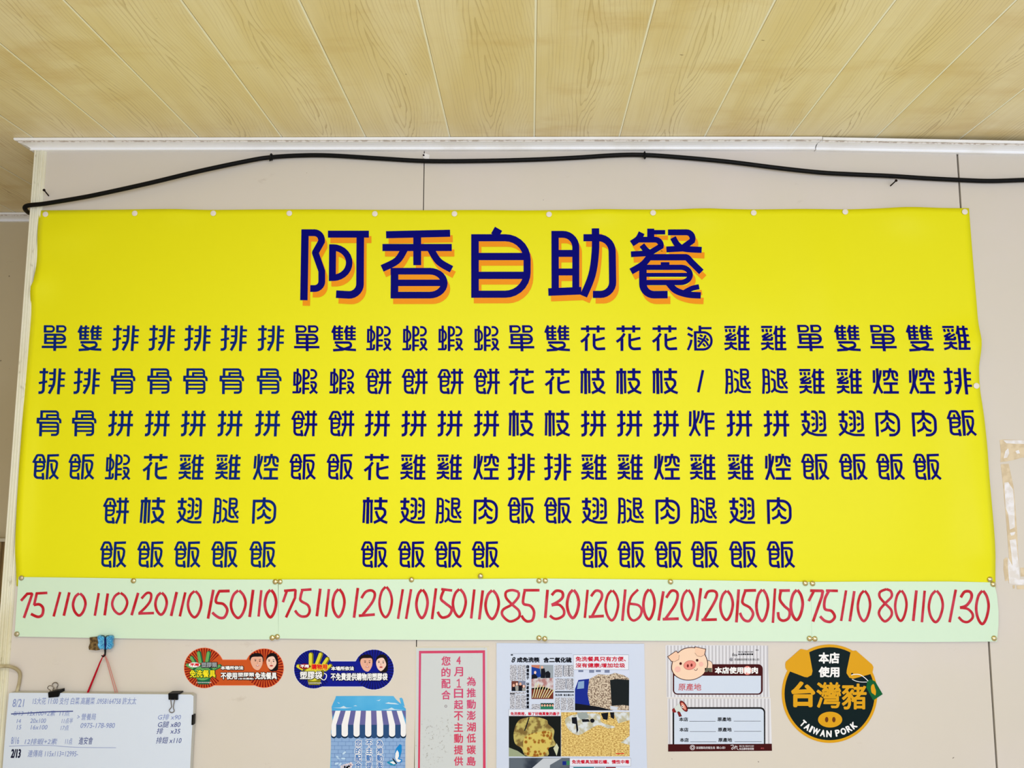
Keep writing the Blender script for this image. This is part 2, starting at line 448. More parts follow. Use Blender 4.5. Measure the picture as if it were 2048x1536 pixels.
# ------------------------------------------------------------------ stroke lettering of the banner, traced in zoomed photograph pixels
# name: (x0, y0, zoom, strokes); a stroke is "width: x,y x,y,r ..."
GL = {
 '單': (80, 640, 14.63, "55:172,192 455,192,80 455,348,80 172,348;70:203,165 200,375;55:530,192 795,192,80 795,348,80 530,348;70:563,165 560,375;60:180,440 778,440,125 778,677,125 172,677;70:216,412 206,706;58:210,558 790,558;75:490,430 478,912;64:105,795 833,795"),
 '雙': (80, 640, 14.63, "60:1258,150 1215,240 1162,360;68:1228,215 1222,572;58:1398,150 1365,215;52:1215,228 1482,228;52:1215,338 1475,338;52:1215,438 1470,438;54:1215,543 1468,543;62:1370,200 1360,545;60:1605,150 1570,240 1520,360;68:1575,215 1566,572;58:1750,150 1718,215;52:1570,228 1845,228;52:1570,336 1838,336;52:1570,436 1832,436;54:1560,543 1835,543;62:1722,200 1712,545;66:1220,642 1765,642,70 1660,770 1440,848 1168,866;64:1255,705 1400,800 1560,840 1828,858"),
 '排': (200, 640, 14.63, "72:570,150 545,858,90 410,858;64:436,268 682,268;60:418,585 658,535;72:875,160 855,560 800,720 708,885;56:708,298 850,298;56:718,472 840,472;56:690,662 845,658;75:1028,160 980,905;58:1020,300 1185,300;58:1010,475 1165,475;58:1000,658 1165,658"),
 '骨': (200, 725, 14.63, "68:508,158 503,400;60:475,188 978,188,75 978,400;56:632,295 960,295;58:664,270 662,400;62:380,402 1048,402,60 1048,528;68:414,372 406,537;62:440,512 982,516,70 982,862,85 780,862;72:487,500 478,905;54:490,630 970,630;52:490,750 970,750"),
 '蝦': (720, 640, 14.63, "60:350,172 342,860;60:262,270 258,672;54:235,297 440,297,150 440,643,150 228,643;58:205,862 430,862,45 432,722;68:534,190 527,915;58:505,217 674,217,105 674,465,105 535,465;56:540,603 692,603;56:540,758 690,758;58:725,217 890,217,120 890,460,120 722,460;60:722,570 892,570,70 880,680 820,800 708,890;60:750,630 785,730 840,810 928,888"),
 '餅': (720, 725, 14.63, "62:180,412 285,192,30 445,192,70 532,412;52:362,262 365,375;56:185,388 520,388;66:254,385 254,846,100 490,846;54:235,385 475,385,85 475,650,110 260,650;50:262,513 480,513;64:450,710 482,890;66:638,150 648,250 648,560 620,700 550,885;66:828,150 808,280 800,890;64:545,262 902,262;66:542,552 912,552"),
 '花': (1150, 640, 14.63, "68:148,256 848,256;76:342,160 344,358;76:650,160 652,366;70:385,395 290,530 150,640;76:307,540 305,903;74:533,400 533,852,130 857,836;66:562,590 842,525"),
 '枝': (1010, 725, 9.752, "48:78,984 276,984;52:178,910 177,1416;42:110,1005 100,1400;42:246,1005 250,1400;48:300,984 556,984;54:420,910 420,1115;48:300,1125 524,1125,70 508,1240 430,1335 298,1397;46:335,1172 380,1285 450,1352 560,1397"),
 '拼': (1010, 725, 9.752, "52:1562,910 1566,1388,60 1485,1386;46:1480,995 1640,995;44:1478,1218 1638,1150;46:1728,910 1752,1000;46:1902,910 1876,1000;46:1670,995 1952,995;48:1660,1193 1966,1193;50:1740,990 1744,1200 1722,1310 1652,1398;50:1880,990 1882,1416"),
 '滷': (1360, 640, 14.63, "66:195,210 342,282;66:200,388 345,464;64:308,560 275,700 205,862;70:552,150 556,330;60:560,226 892,226;62:380,346 890,346,235 890,845,235 400,845;70:415,320 428,878;58:722,430 660,560 500,770;54:490,505 640,560 730,620 800,735;52:545,425 632,462;52:738,520 802,588;52:487,592 562,625;52:640,672 715,758"),
 '雞': (1360, 640, 14.63, "62:1262,203 1590,203;62:1303,262 1325,350;62:1412,262 1437,350;62:1552,262 1530,350;62:1478,385 1288,490;58:1290,482 1400,490;58:1590,418 1320,565;62:1300,572 1580,572,20 1578,490;58:1262,686 1622,686;62:1455,630 1452,730 1400,810 1275,852;60:1462,720 1520,805 1638,850;60:1708,165 1685,300 1640,420;66:1697,280 1705,880;62:1865,165 1852,240;62:1685,265 1978,265;62:1700,462 1978,462;62:1700,656 1986,656;64:1680,846 2000,846;74:1858,230 1858,860"),
 '炸': (1360, 810, 13.65, "62:282,145 275,557;66:388,115 396,400 370,600 270,812;58:508,138 492,290 425,470;60:412,480 445,640 545,808;62:617,117 602,300 540,470;62:620,215 937,215;70:710,220 725,830;60:720,420 937,420;62:720,610 940,610"),
 '翅': (1590, 725, 9.907, "46:100,1007 285,1007;52:190,930 192,1145;46:120,1140 264,1140,50 255,1240 215,1335 118,1418;44:143,1190 190,1295 270,1365 400,1410,300 617,1411;46:308,950 414,950,65 425,1332,70 325,1334;46:458,950 564,950,65 580,1333,70 470,1336;44:312,1058 376,1098;44:320,1222 378,1182;44:464,1058 526,1098;44:470,1222 528,1182"),
 '腿': (1440, 725, 14.63, "66:165,150 178,500 160,880;58:140,178 308,178,80 333,845,60 235,845;54:180,390 330,390;54:185,586 335,586;58:375,208 512,282;60:385,456 490,456,90 494,700 460,775 390,832;62:482,715 540,790 650,826,200 872,826;64:585,145 600,702,90 748,692;60:555,176 785,176,75 785,440,75 600,440;54:600,312 785,312;58:690,455 760,600 862,735;52:782,582 856,528"),
 '焢': (1730, 725, 9.907, "44:145,118 148,366;48:207,80 218,300 202,430 150,582;42:278,118 265,230 228,365;44:228,345 250,450 312,572;48:465,78 465,145;44:320,142 600,142,65 600,246;46:345,120 348,246;44:442,160 436,240 400,292 330,310;44:508,160 518,250 548,304,40 622,307;46:338,381 616,381;50:478,390 485,550;46:335,556 638,556"),
 '肉': (1730, 725, 9.907, "50:208,975 228,1446;48:183,1000 640,1000,165 652,1420,125 458,1420;54:408,928 410,1050;46:408,1035 385,1110 288,1190;46:414,1035 450,1110 562,1190;44:420,1165 422,1245;46:428,1225 390,1300 294,1346;46:426,1225 480,1305 572,1342"),
 '飯': (1590, 890, 13.65, "60:195,462 270,252,28 418,252,70 505,462;50:355,335 358,440;54:195,440 515,440;62:255,440 272,880,95 500,880;54:240,442 488,442,90 488,688,105 270,688;48:270,563 495,563;60:470,745 506,935;66:580,240 604,925;60:550,262 876,252;60:595,406 850,406,95 842,600 790,785 670,908;60:684,475 720,650 790,785 925,908"),
 '/': (1360, 640, 8.533, "40:390,848 310,1226"),
}
TITLE = {
 '阿': (590, 440, 6.206, "90:132,125 116,1000;82:95,165 338,165,90 335,275 258,412,14 338,640 338,857,90 195,855;84:415,183 922,183;84:473,310 468,760;78:435,348 678,348,200 678,722,200 428,722;92:816,190 810,942,135 515,925"),
 '香': (590, 440, 6.206, "86:1135,190 1928,172;86:1090,348 1948,348;95:1520,190 1520,566;86:1362,370 1270,510 1085,606;86:1688,370 1785,520 1945,617;92:1240,615 1237,975;80:1190,641 1855,641,180 1855,937,180 1190,937;78:1240,785 1860,785"),
 '自': (900, 440, 6.206, "100:604,117 556,200;92:312,185 312,970;86:265,228 957,228,270 957,926,270 265,926;88:320,460 955,460;88:320,693 955,693"),
 '助': (900, 440, 6.206, "88:1303,145 1305,900;84:1260,186 1560,186,160 1560,880;84:1305,422 1560,422;84:1305,652 1560,652;92:1220,900 1628,884;90:1803,112 1802,400 1760,690 1656,950;86:1655,228 2008,228,170 2018,930,150 1772,930"),
 '餐': (1220, 440, 7.68, "95:482,205 430,300 328,372;105:621,143 621,320;66:640,198 842,198;86:395,312 790,312,90 775,415 600,520 318,536;88:485,395 545,470 610,520;88:885,200 1298,200,95 1255,330 1090,450 860,462;92:962,280 1025,385 1130,450 1400,470;95:610,560 500,690 318,800;95:560,582 1175,582,60 1240,655 1395,808;130:840,658 840,720;112:500,720 500,1158,170 878,1155;78:450,737 1225,737,140 1225,970,150 500,970;58:540,852 1205,852;96:895,980 1000,1090 1180,1152 1385,1168;76:1360,1035 1250,1060 1140,1118"),
}


def strokes(spec):
    x0, y0, z, s = spec; out = []; wk = 1.09 if z > 8 else 1.02
    for st in s.split(';'):
        w, pts = st.split(':'); w = float(w)
        out.append((w * wk / z, [tuple([x0 + float(q.split(',')[0]) / z, y0 + float(q.split(',')[1]) / z] + [float(r) / z for r in q.split(',')[2:]]) for q in pts.split()]))
    return out


def wallglyph(spec):
    """strokes -> flat shapes on the wall plane, (verts (X,Z), faces) with true proportions"""
    V = []; Fc = []
    for w, pts in strokes(spec):
        pl = fillet(pts)
        if len(pl) == len(pts) and len(pts) >= 3: pl = smooth2(pl, 5)
        v, f = ribbon(pl, w, step=12)
        b = len(V); V += [(lambda q: (q.x, q.z, 9e-6 * len(Fc) ** 0.5))(P(p.x, p.y)) for p in v]; Fc += [tuple(b + i for i in q) for q in f]
    xs = [v[0] for v in V]; zs = [v[1] for v in V]
    cx, cz = (min(xs) + max(xs)) / 2, (min(zs) + max(zs)) / 2
    return [(v[0] - cx, v[1] - cz, v[2]) for v in V], Fc, (cx, cz)


# ------------------------------------------------------------------ banner
TOP = [(80, 422), (180, 421), (300, 419.5), (427, 421), (520, 420), (660, 420), (760, 421), (850, 421.5), (960, 421), (1040, 422), (1160, 421), (1250, 420), (1340, 420), (1420, 418.5), (1506, 420), (1600, 419), (1690, 420), (1800, 417), (1936, 417.5)]
LEFT = [(80, 422), (79, 470), (77, 520), (76, 555), (75, 568), (69, 580), (66, 602), (64, 640), (56, 740), (50, 840), (44, 960), (38, 1080), (35, 1172)]
RIGHT = [(1936, 417.5), (1941, 480), (1946, 540), (1952, 610), (1956, 680), (1955, 735), (1957, 780), (1963, 825), (1971, 900), (1977, 980), (1984, 1080), (1989, 1172)]
LW = [P(*p) for p in LEFT]; RW = [P(*p) for p in RIGHT]; TW = [P(*p) for p in TOP]
ZT = sum(p.z for p in TW) / len(TW); ZB = LW[-1].z


def interp(pts, key, val, x):
    pts = sorted(pts, key=key)
    for a, b in zip(pts, pts[1:]):
        if x <= key(b):
            t = (x - key(a)) / max(1e-9, key(b) - key(a)); return val(a) + (val(b) - val(a)) * max(0, t)
    return val(pts[-1])


Xl, Xr = LW[6].x, RW[6].x


def g2(x, z, cx, cz, rx, rz): return math.exp(-((x - cx) / rx) ** 2 - ((z - cz) / rz) ** 2)


CURL = [(P(70, 570), 0.010, 0.05, 0.05), (P(1945, 690), 0.010, 0.12, 0.05), (P(1930, 860), 0.008, 0.06, 0.12), (P(1960, 1080), 0.010, 0.05, 0.16),
        (P(1820, 430), 0.007, 0.07, 0.05), (P(1400, 430), 0.004, 0.06, 0.04), (P(45, 1000), 0.009, 0.03, 0.30), (P(120, 470), 0.005, 0.10, 0.05),
        (P(1640, 560), 0.004, 0.06, 0.16), (P(1500, 600), 0.003, 0.10, 0.12), (P(1200, 425), 0.004, 0.06, 0.03), (P(350, 425), 0.003, 0.06, 0.03), (P(1800, 1000), 0.004, 0.12, 0.2)]


def bump(x, z):
    b = 0.003
    for c, a, rx, rz in CURL: b += a * 1.5 * g2(x, z, c.x, c.z, rx, rz)
    e = min(1.0, max(0.0, (z - ZB) / 0.10))
    b += e * (0.0022 * math.sin(x * 3.1 + z * 2.3 + 1) * math.sin(z * 3.7 + 0.6) + 0.0022)
    return 0.003 + (b - 0.003) * (0.25 + 0.75 * e)


M_yel = mat('yellow_vinyl', (230, 225, 12), 0.45, 0, 0.2)
M_navy = mat('navy_print', (1, 1, 112), 0.5, 0, 0.05)
M_navy2 = mat('left_navy_print', (4, 34, 114), 0.5, 0, 0.05)  # greener navy for the leftmost menu columns
M_orange = mat('orange_print', (236, 146, 14), 0.5, 0, 0.15)
ban = root('banner', 'large yellow vinyl menu banner with navy lettering pinned across the wall', 'banner', P(1010, 800, 0.004))
NX, NZ = 150, 70; V = []; Fc = []
for j in range(NZ + 1):
    t = j / NZ; z = ZT + (ZB - ZT) * t
    xl = interp(LW, lambda p: p.z, lambda p: p.x, z); xr = interp(RW, lambda p: p.z, lambda p: p.x, z)
    for i in range(NX + 1):
        x = xl + (xr - xl) * i / NX
        zz = z + (interp(TW, lambda p: p.x, lambda p: p.z, x) - ZT) * (1 - t)
        V.append((x, -bump(x, zz), zz))
for j in range(NZ):
    for i in range(NX):
        a = j * (NX + 1) + i; Fc.append((a, a + NX + 1, a + NX + 2, a + 1))
sheet = link_obj('vinyl_sheet', V, Fc, M_yel, ban, smooth=True)
sm = sheet.modifiers.new('thickness', 'SOLIDIFY'); sm.thickness = 0.0008; sm.offset = -1


def lay(V, Fc, cx, cz, off, m, name, parent):
    return link_obj(name, [(cx + x, -(bump(cx + x, cz + z) + off + k), cz + z) for x, z, k in V], Fc, m, parent)


for ch, spec in TITLE.items():
    V, Fc, (cx, cz) = wallglyph(spec)
    o = lay(V, Fc, cx, cz, 0.0011, M_navy, 'title_character', ban)
    sh = P(1000, 500) - P(1005.2, 510.9)
    lay(V, Fc, cx - sh.x, cz - sh.z, 0.0006, M_orange, 'drop_shadow', o)
G = {c: wallglyph(s) for c, s in GL.items()}
COLX = [113, 182, 254, 326, 397, 469, 543, 615, 688, 759, 831, 902, 974, 1043, 1114, 1185, 1256, 1328, 1398, 1472, 1545, 1618, 1692, 1764, 1836, 1907]
ROWY = [677, 763, 847, 934, 1021, 1109]
ROWS = ["單雙排排排排排單雙蝦蝦蝦蝦單雙花花花滷雞雞單雙單雙雞", "排排骨骨骨骨骨蝦蝦餅餅餅餅花花枝枝枝/腿腿雞雞焢焢排", "骨骨拼拼拼拼拼餅餅拼拼拼拼枝枝拼拼拼炸拼拼翅翅肉肉飯",
        "飯飯蝦花雞雞焢飯飯花雞雞焢排排雞雞焢雞雞焢飯飯飯飯 ", "  餅枝翅腿肉  枝翅腿肉飯飯翅腿肉腿翅肉     ", "  飯飯飯飯飯  飯飯飯飯  飯飯飯飯飯飯     "]
for c, px in enumerate(COLX):
    X = P(px, 677).x
    col = bpy.data.objects.new('menu_column', None); C.objects.link(col); col.parent = ban; ORI[col.name] = ORI[ban.name]; col.empty_display_size = 0.02
    for r, row in enumerate(ROWS):
        if row[c] == ' ': continue
        gv, gf, _ = G[row[c]]
        lay(gv, gf, X, P(px, ROWY[r]).z, 0.0009, M_navy if c > 6 else M_navy2, 'printed_character', col)

# ------------------------------------------------------------------ price strips
M_green = mat('pale_green_card', (208, 232, 206), 0.45, 0, 0.35)
M_red = noisy('red_marker', (186, 18, 34), (196, 52, 74), 26, 0.4, 0.65, 0.5)
DG = {'0': "C:50,0 18,16 0,50 14,82 48,100 80,84 100,48 86,18 56,0"}
SHEETS = [
 ('leftmost pale green price strip, reading 75 110 110 120 110 150 110', [(37, 1154), (160, 1155.5), (300, 1157.5), (440, 1159), (556, 1159), (557, 1279), (400, 1279), (200, 1276), (29, 1273)],
  [(20, "L:150,420 235,325 305,322,10 190,655;L:510,312 365,320 328,482;S:325,478 400,470 450,520 440,610 380,640 285,600"),
   (20, "L:685,300 595,635;L:810,305 735,625;0:860,320,1030,622"),
   (20, "L:1212,315 1158,625;L:1335,320 1292,620;0:1395,312,1600,602"),
   (20, "L:1750,312 1660,618;S:1795,390 1870,315 1925,330 1915,420 1850,510 1765,590;L:1752,595 1965,588;0:1985,310,2140,610"),
   (300, "L:365,300 288,628;L:482,305 407,634;0:518,288,700,646"),
   (300, "L:865,270 792,665;L:1088,286 935,290;S:945,290 905,380 908,445 1000,465 1055,545 1020,640 960,655 900,625 850,580;0:1105,280,1305,655"),
   (300, "L:1408,270 1360,642;L:1520,275 1482,636;0:1568,272,1722,645")]),
 ('pale green price strip second from left, reading 75 110 120 110 150 110 85', [(557, 1159), (700, 1159), (860, 1158.5), (1086, 1157), (1086, 1280), (900, 1280), (700, 1279), (557, 1277)],
  [(560, "L:55,285 212,272,10 205,380 82,648;L:92,290 40,440;L:430,265 285,275;S:305,275 282,360 285,420 380,480 405,560 370,625 300,635 245,605 205,552"),
   (560, "L:550,255 503,632;L:668,260 625,640;0:720,262,880,642"),
   (560, "L:1063,245 1010,652;S:1112,385 1170,300 1250,280 1295,330 1260,440 1130,610;L:1075,625 1295,608;0:1358,230,1528,645"),
   (560, "L:1677,262 1612,668;L:1790,262 1722,668;0:1862,268,2015,655"),
   (800, "L:492,250 437,672;L:562,262 712,280;S:600,270 560,390 620,455 705,530 670,620 590,650 545,625 515,570;0:722,262,898,640"),
   (800, "L:1015,265 972,662;L:1130,278 1083,676;0:1168,278,1348,668"),
   (800, "S:1620,300 1535,275 1450,300 1450,380 1530,470 1625,560 1620,650 1500,702 1400,620 1410,540 1530,470 1615,370 1620,300;L:1905,276 1685,276;S:1705,276 1685,380 1688,462 1780,490 1830,570 1810,680 1740,702 1690,670 1660,622")]),
 ('pale green price strip third from left, reading 130 120 160 120 120 150 150', [(1085.6, 1157), (1300, 1159), (1480, 1161.5), (1623, 1164), (1625, 1283), (1400, 1282), (1200, 1281), (1085, 1279)],
  [(1080, "L:103,270 72,656;S:160,345 220,285 300,300 310,370 250,430 158,478;S:158,482 260,475 325,545 320,620 250,662 190,662 135,622;0:370,272,530,655"),
   (1080, "L:650,270 612,655;S:697,360 760,285 830,300 845,370 790,480 712,630;L:665,640 872,628;0:895,278,1068,688"),
   (1080, "L:1165,265 1125,695;S:1340,268 1245,370 1205,530 1220,640 1280,690 1360,640 1388,550 1340,480 1215,460;0:1412,265,1565,675"),
   (1080, "L:1685,290 1620,690;S:1725,380 1790,288 1860,295 1880,360 1840,480 1710,672;L:1675,672 1895,665;0:1932,272,2100,685"),
   (1340, "L:422,248 368,696;S:477,390 520,298 610,290 640,350 590,470 460,682;L:430,682 640,676;0:688,283,858,682"),
   (1340, "L:938,265 907,716;L:1175,278 1010,282;S:1030,282 992,400 1000,460 1090,515 1135,600 1090,690 1030,692 985,650 955,585;0:1180,268,1340,697"),
   (1340, "L:1435,252 1405,722;L:1638,280 1490,282;S:1515,282 1500,400 1560,490 1632,560 1620,655 1550,692 1490,660 1475,575;0:1650,272,1812,682")]),
 ('rightmost pale green price strip with bulging edge, reading 75 110 80 110 130', [(1622, 1164), (1750, 1163), (1900, 1163), (1988, 1165), (1994, 1190), (1997, 1222), (1997, 1250), (1994, 1283), (1850, 1284), (1700, 1283), (1624, 1282)],
  [(1600, "L:140,282 312,285,10 300,360 178,705;L:190,288 120,425;L:518,285 355,282;S:395,285 340,400 340,530 430,560 475,640 420,705 350,698 310,670 275,632"),
   (1600, "L:630,278 562,696;L:742,288 680,702;0:790,283,958,697"),
   (1600, "S:1180,262 1095,300 1090,370 1160,455 1245,545 1245,630 1160,702 1085,620 1090,545 1165,455 1250,365 1240,290 1180,262;0:1300,280,1455,695"),
   (1600, "L:1590,278 1547,697;L:1703,282 1665,714;0:1760,283,1950,712"),
   (1740, "L:1172,268 1087,714;S:1240,375 1290,300 1360,295 1390,345 1370,420 1310,490 1230,515;S:1230,515 1330,530 1395,590 1400,655 1340,708 1270,700 1210,642;0:1450,283,1620,738")]),
]
OFFS = 0.0075
for k, (lab, outl, prices) in enumerate(SHEETS):
    off = OFFS + 0.0007 * (k % 2)
    cx = sum(p[0] for p in outl) / len(outl)
    r = root('price_strip', lab, 'price list', P(cx, 1220, off), 'pale green price strips under the banner')
    mb = MB(); mb.slab(outl, off - 0.0005, off, M_green); mb.build('card', r)
    for x0, spec in prices:
        mb = MB()
        for st in spec.split(';'):
            kd, pts = st.split(':'); sc = 6.827; closed = False
            if kd == '0':
                a, b, c, d = [float(q) for q in pts.split(',')]
                pp = [(float(q.split(',')[0]) / 100, float(q.split(',')[1]) / 100) for q in DG['0'][2:].split()]
                pl = [Vector((x0 + (a + u * (c - a)) / sc, 1140 + (b + v * (d - b)) / sc)) for u, v in pp]
                pl = smooth2(pl, 5)
            else:
                q = [tuple(float(n) for n in s_.split(',')) for s_ in pts.split()]
                q = [(x0 + p[0] / sc, 1140 + p[1] / sc) + tuple(n / sc for n in p[2:]) for p in q]
                pl = fillet(q) if kd == 'L' else smooth2([p[:2] for p in q], 6)
            mb.line(pl, 5.4 + random.uniform(-0.4, 0.4), off + 0.0005, M_red)
        mb.build('handwritten_price', r)

# ------------------------------------------------------------------ thumbtacks
M_tackw = mat('white_plastic', (228, 220, 208), 0.35, 0, 0.5)
M_brass = mat('brass', (214, 200, 150), 0.18, 1.0)


def tack(name, m, rad, h, flat):
    pr = [(0.0, h)] + [(rad * math.sin(a), (h * math.cos(a) if not flat else h * (0.55 + 0.45 * math.cos(a)))) for a in [math.pi / 2 * k / 8 for k in range(1, 9)]] + [(rad * 0.96, 0.0), (rad * 0.12, 0.0), (rad * 0.1, -0.003), (0.0, -0.004)]
    n = 24; v = []; f = []
    for r_, y in pr: v += [(r_ * math.cos(2 * math.pi * k / n), -y, r_ * math.sin(2 * math.pi * k / n)) for k in range(n)]
    for i in range(len(pr) - 1):
        for k in range(n): f.append((i * n + k, i * n + (k + 1) % n, (i + 1) * n + (k + 1) % n, (i + 1) * n + k))
    me = bpy.data.meshes.new(name); me.from_pydata(v, [], f); me.materials.append(m)
    me.polygons.foreach_set('use_smooth', [True] * len(me.polygons)); me.update()
    return bpy.data.objects.new(name, me)


WT = [(92, 429, 'in the top left corner of the yellow banner, beside the corner moulding'), (270, 427, "on the banner's top edge, second from its left corner"),
      (427, 427, "on the banner's top edge, third from its left corner"), (579, 427, "on the banner's top edge just above the title's first character"),
      (750, 428, "on the banner's top edge just left of the wall joint"), (909, 428, "on the banner's top edge, sixth from its left corner"),
      (1098, 429, "on the banner's top edge above the title's fourth character"), (1306, 426, "on the banner's top edge above the title's last character"),
      (1507, 426, "on the banner's top edge, first one right of the title"), (1690, 424, "on the banner's top edge, next to last before the right corner"),
      (1929, 424, 'in the top right corner of the yellow banner'), (1951, 772, "halfway down the banner's right edge, alone there")]
proto = tack('thumbtack', M_tackw, 0.0086, 0.003, True)
for i, (px, py, w) in enumerate(WT):
    o = proto if i == 0 else proto.copy()
    p = P(px, py, 0.006); o.location = (p.x, -(bump(p.x, p.z) + 0.0012), p.z); C.objects.link(o)
    tag(o, 'white thumbtack ' + w, 'thumbtack', 'white thumbtacks holding the banner')
BT = [(43, 1156, 'dull thumbtack at the top left corner of the leftmost price strip'), (34, 1268, 'dull thumbtack at the bottom left corner of the leftmost price strip'),
      (267, 1161.5, 'brass thumbtack alone on the top edge above the 110 and 120 of the leftmost strip'), (550.5, 1163.5, 'left brass thumbtack of the touching pair on top of the first strip joint'),
      (560, 1163.5, 'right brass thumbtack of the touching pair on top of the first strip joint'), (544.5, 1275.5, 'left brass thumbtack of the pair at the bottom of the first strip joint'),
      (554.5, 1273.5, 'right brass thumbtack of the pair at the bottom of the first strip joint'), (823, 1159.5, 'brass thumbtack alone on the top edge above the 110 of the second strip'),
      (961, 1152, 'brass thumbtack stuck in the yellow banner just above the second strip'), (1078, 1161.5, 'left brass thumbtack of the pair on top of the middle strip joint after 85'),
      (1090.5, 1161.5, 'right brass thumbtack of the pair on top of the middle strip joint before 130'), (1078, 1276, 'left brass thumbtack of the pair at the bottom of the middle strip joint'),
      (1089.5, 1277.5, 'right brass thumbtack of the pair at the bottom of the middle strip joint'), (1341, 1163.5, 'brass thumbtack alone on the top edge above a 120 of the third strip'),
      (1610.5, 1166.5, 'left brass thumbtack of the pair on top of the last strip joint'), (1625, 1167, 'right brass thumbtack of the pair on top of the last strip joint'),
      (1619, 1277, 'left brass thumbtack of the pair at the bottom of the last strip joint'), (1629.5, 1277.5, 'right brass thumbtack of the pair at the bottom of the last strip joint'),
      (1979.5, 1158.5, 'brass thumbtack in the bottom right corner of the yellow banner'), (1986, 1168.5, 'brass thumbtack at the top right corner of the rightmost strip, below another'),
      (1988, 1276.5, 'brass thumbtack at the bottom right corner of the rightmost strip')]
proto = tack('thumbtack', M_brass, 0.0078, 0.0052, False)
dull = tack('thumbtack', mat('dull_brass', (186, 176, 146), 0.4, 0.7), 0.0074, 0.005, False)
ndull = 0; nbr = 0
for i, (px, py, w) in enumerate(BT):
    if i < 2: o = dull if ndull == 0 else dull.copy(); ndull += 1
    else: o = proto if nbr == 0 else proto.copy(); nbr += 1
    p = P(px, py, 0.008); o.location = (p.x, -(0.0084 if i != 8 else 0.0085), p.z); C.objects.link(o)
    tag(o, w, 'thumbtack', 'brass thumbtacks holding the price strips')

# ------------------------------------------------------------------ cable, nails, clip
M_blk = mat('black_rubber', (5, 5, 6), 0.45, 0, 0.15)
CB = [(66, 428, -0.10), (57, 425, -0.03), (50, 417, 0.010), (56, 411, 0.020), (88, 407.5, 0.024), (150, 397.5, 0.026), (200, 388, 0.028), (300, 366, 0.028), (400, 342, 0.024), (500, 321, 0.016), (543, 314.5, 0.010),
      (600, 311, 0.009), (660, 311, 0.009), (760, 317, 0.009), (850, 322, 0.009), (950, 322, 0.009), (1060, 319.5, 0.009), (1150, 315.5, 0.009), (1230, 310.5, 0.009), (1289, 310, 0.009), (1370, 315.5, 0.010), (1460, 324, 0.013),
      (1560, 336.5, 0.016), (1640, 345, 0.014), (1700, 348.5, 0.012), (1780, 352, 0.012), (1850, 356.5, 0.010), (1920, 360, 0.009), (1980, 362, 0.009), (2048, 360, 0.010), (2150, 357, 0.012)]
pts = [P(*c) for c in CB]
pts = [Vector(q) for q in smooth2(pts, 5)]
cb = root('black_cable', 'thick black cable running over the wall under the white cornice', 'cable', P(1060, 320, 0.01))
mb = MB(); mb.tube(pts, 0.0068, M_blk, 12); mb.build('cable_sheath', cb, smooth=True)
for px, py in ((543, 314), (1289, 310)):
    p = P(px, py, 0.009); mb = MB()
    ring = [p + Vector((0, 0.0095 * math.cos(a), 0.0095 * math.sin(a))) for a in [2 * math.pi * k / 16 for k in range(17)]]
    mb.tube(ring, 0.002, M_blk, 6, False)
    mb.box((p.x - 0.004, p.y - 0.0105, p.z - 0.0125), (p.x + 0.003, p.y - 0.004, p.z - 0.006), M_blk)
    mb.tube([p + Vector((0.001, -0.006, -0.011)), p + Vector((-0.001, -0.012, -0.017))], 0.0018, M_blk, 6)
    mb.build('cable_tie', cb)
M_nail = mat('dark_steel', (34, 22, 22), 0.45, 0.6)
for (hx, hy), (tx, ty), lab in (((88, 380), (98.5, 393), 'dark nail sticking out of the wall beside the corner moulding at upper left'), ((1792.5, 361), (1779.5, 373), 'dark nail sticking out of the wall under the cable at upper right')):
    a = P(tx, ty, -0.004); b = P(hx, hy, 0.030); mb = MB()
    mb.tube([a, b], 0.0019, M_nail, 8)
    d = (b - a).normalized(); mb.tube([b - d * 0.0015, b + d * 0.0005], 0.0040, M_nail, 12)
    tag(mb.build('nail', origin=a), lab, 'nail', 'nails in the upper wall')
p = P(851, 313, 0)
r = root('cable_clip', 'small white plastic cable clip with a nail hole, above the left wall joint', 'clip', p)
mb = MB(); mb.slab([(846, 308), (850, 306.5), (859, 309.5), (858, 318), (851, 319), (846, 315)], 0.0, 0.004, mat('clip_plastic', (238, 234, 228), 0.4)); mb.build('clip_body', r)
q = P(847.5, 311, 0.003); mb = MB(); mb.tube([q, q + Vector((0, -0.004, 0))], 0.0026, M_nail, 10); mb.build('clip_nail', r)

# ------------------------------------------------------------------ beige wire round the corner moulding
M_wire = noisy('beige_sleeve', (196, 184, 150), (160, 146, 112), 20, rough=0.5)
mb = MB()
pl = [(-26, 1335, -0.25), (-16, 1334, -0.06), (-14, 1333.5, 0.0), (-9, 1333, 0.016), (0, 1333, 0.0195), (15, 1332.5, 0.019), (26, 1335, 0.016), (35, 1340, 0.010), (40, 1348, 0.007), (39, 1362, 0.006), (36, 1376, 0.006), (32, 1394, 0.006), (28, 1430, 0.006)]
mb.tube([Vector(q) for q in smooth2([P(*c) for c in pl], 5)], 0.0045, M_wire, 10)
tag(mb.build('wire', smooth=True), 'dirty beige wire bent round the corner moulding, running behind the white board', 'wire')

# ------------------------------------------------------------------ things in the recess at the left edge
def PB(px, py, y=YB):
    d = ray(px, py); t = (D + y) / d.y
    return Vector((d.x * t, y, CZ + d.z * t))


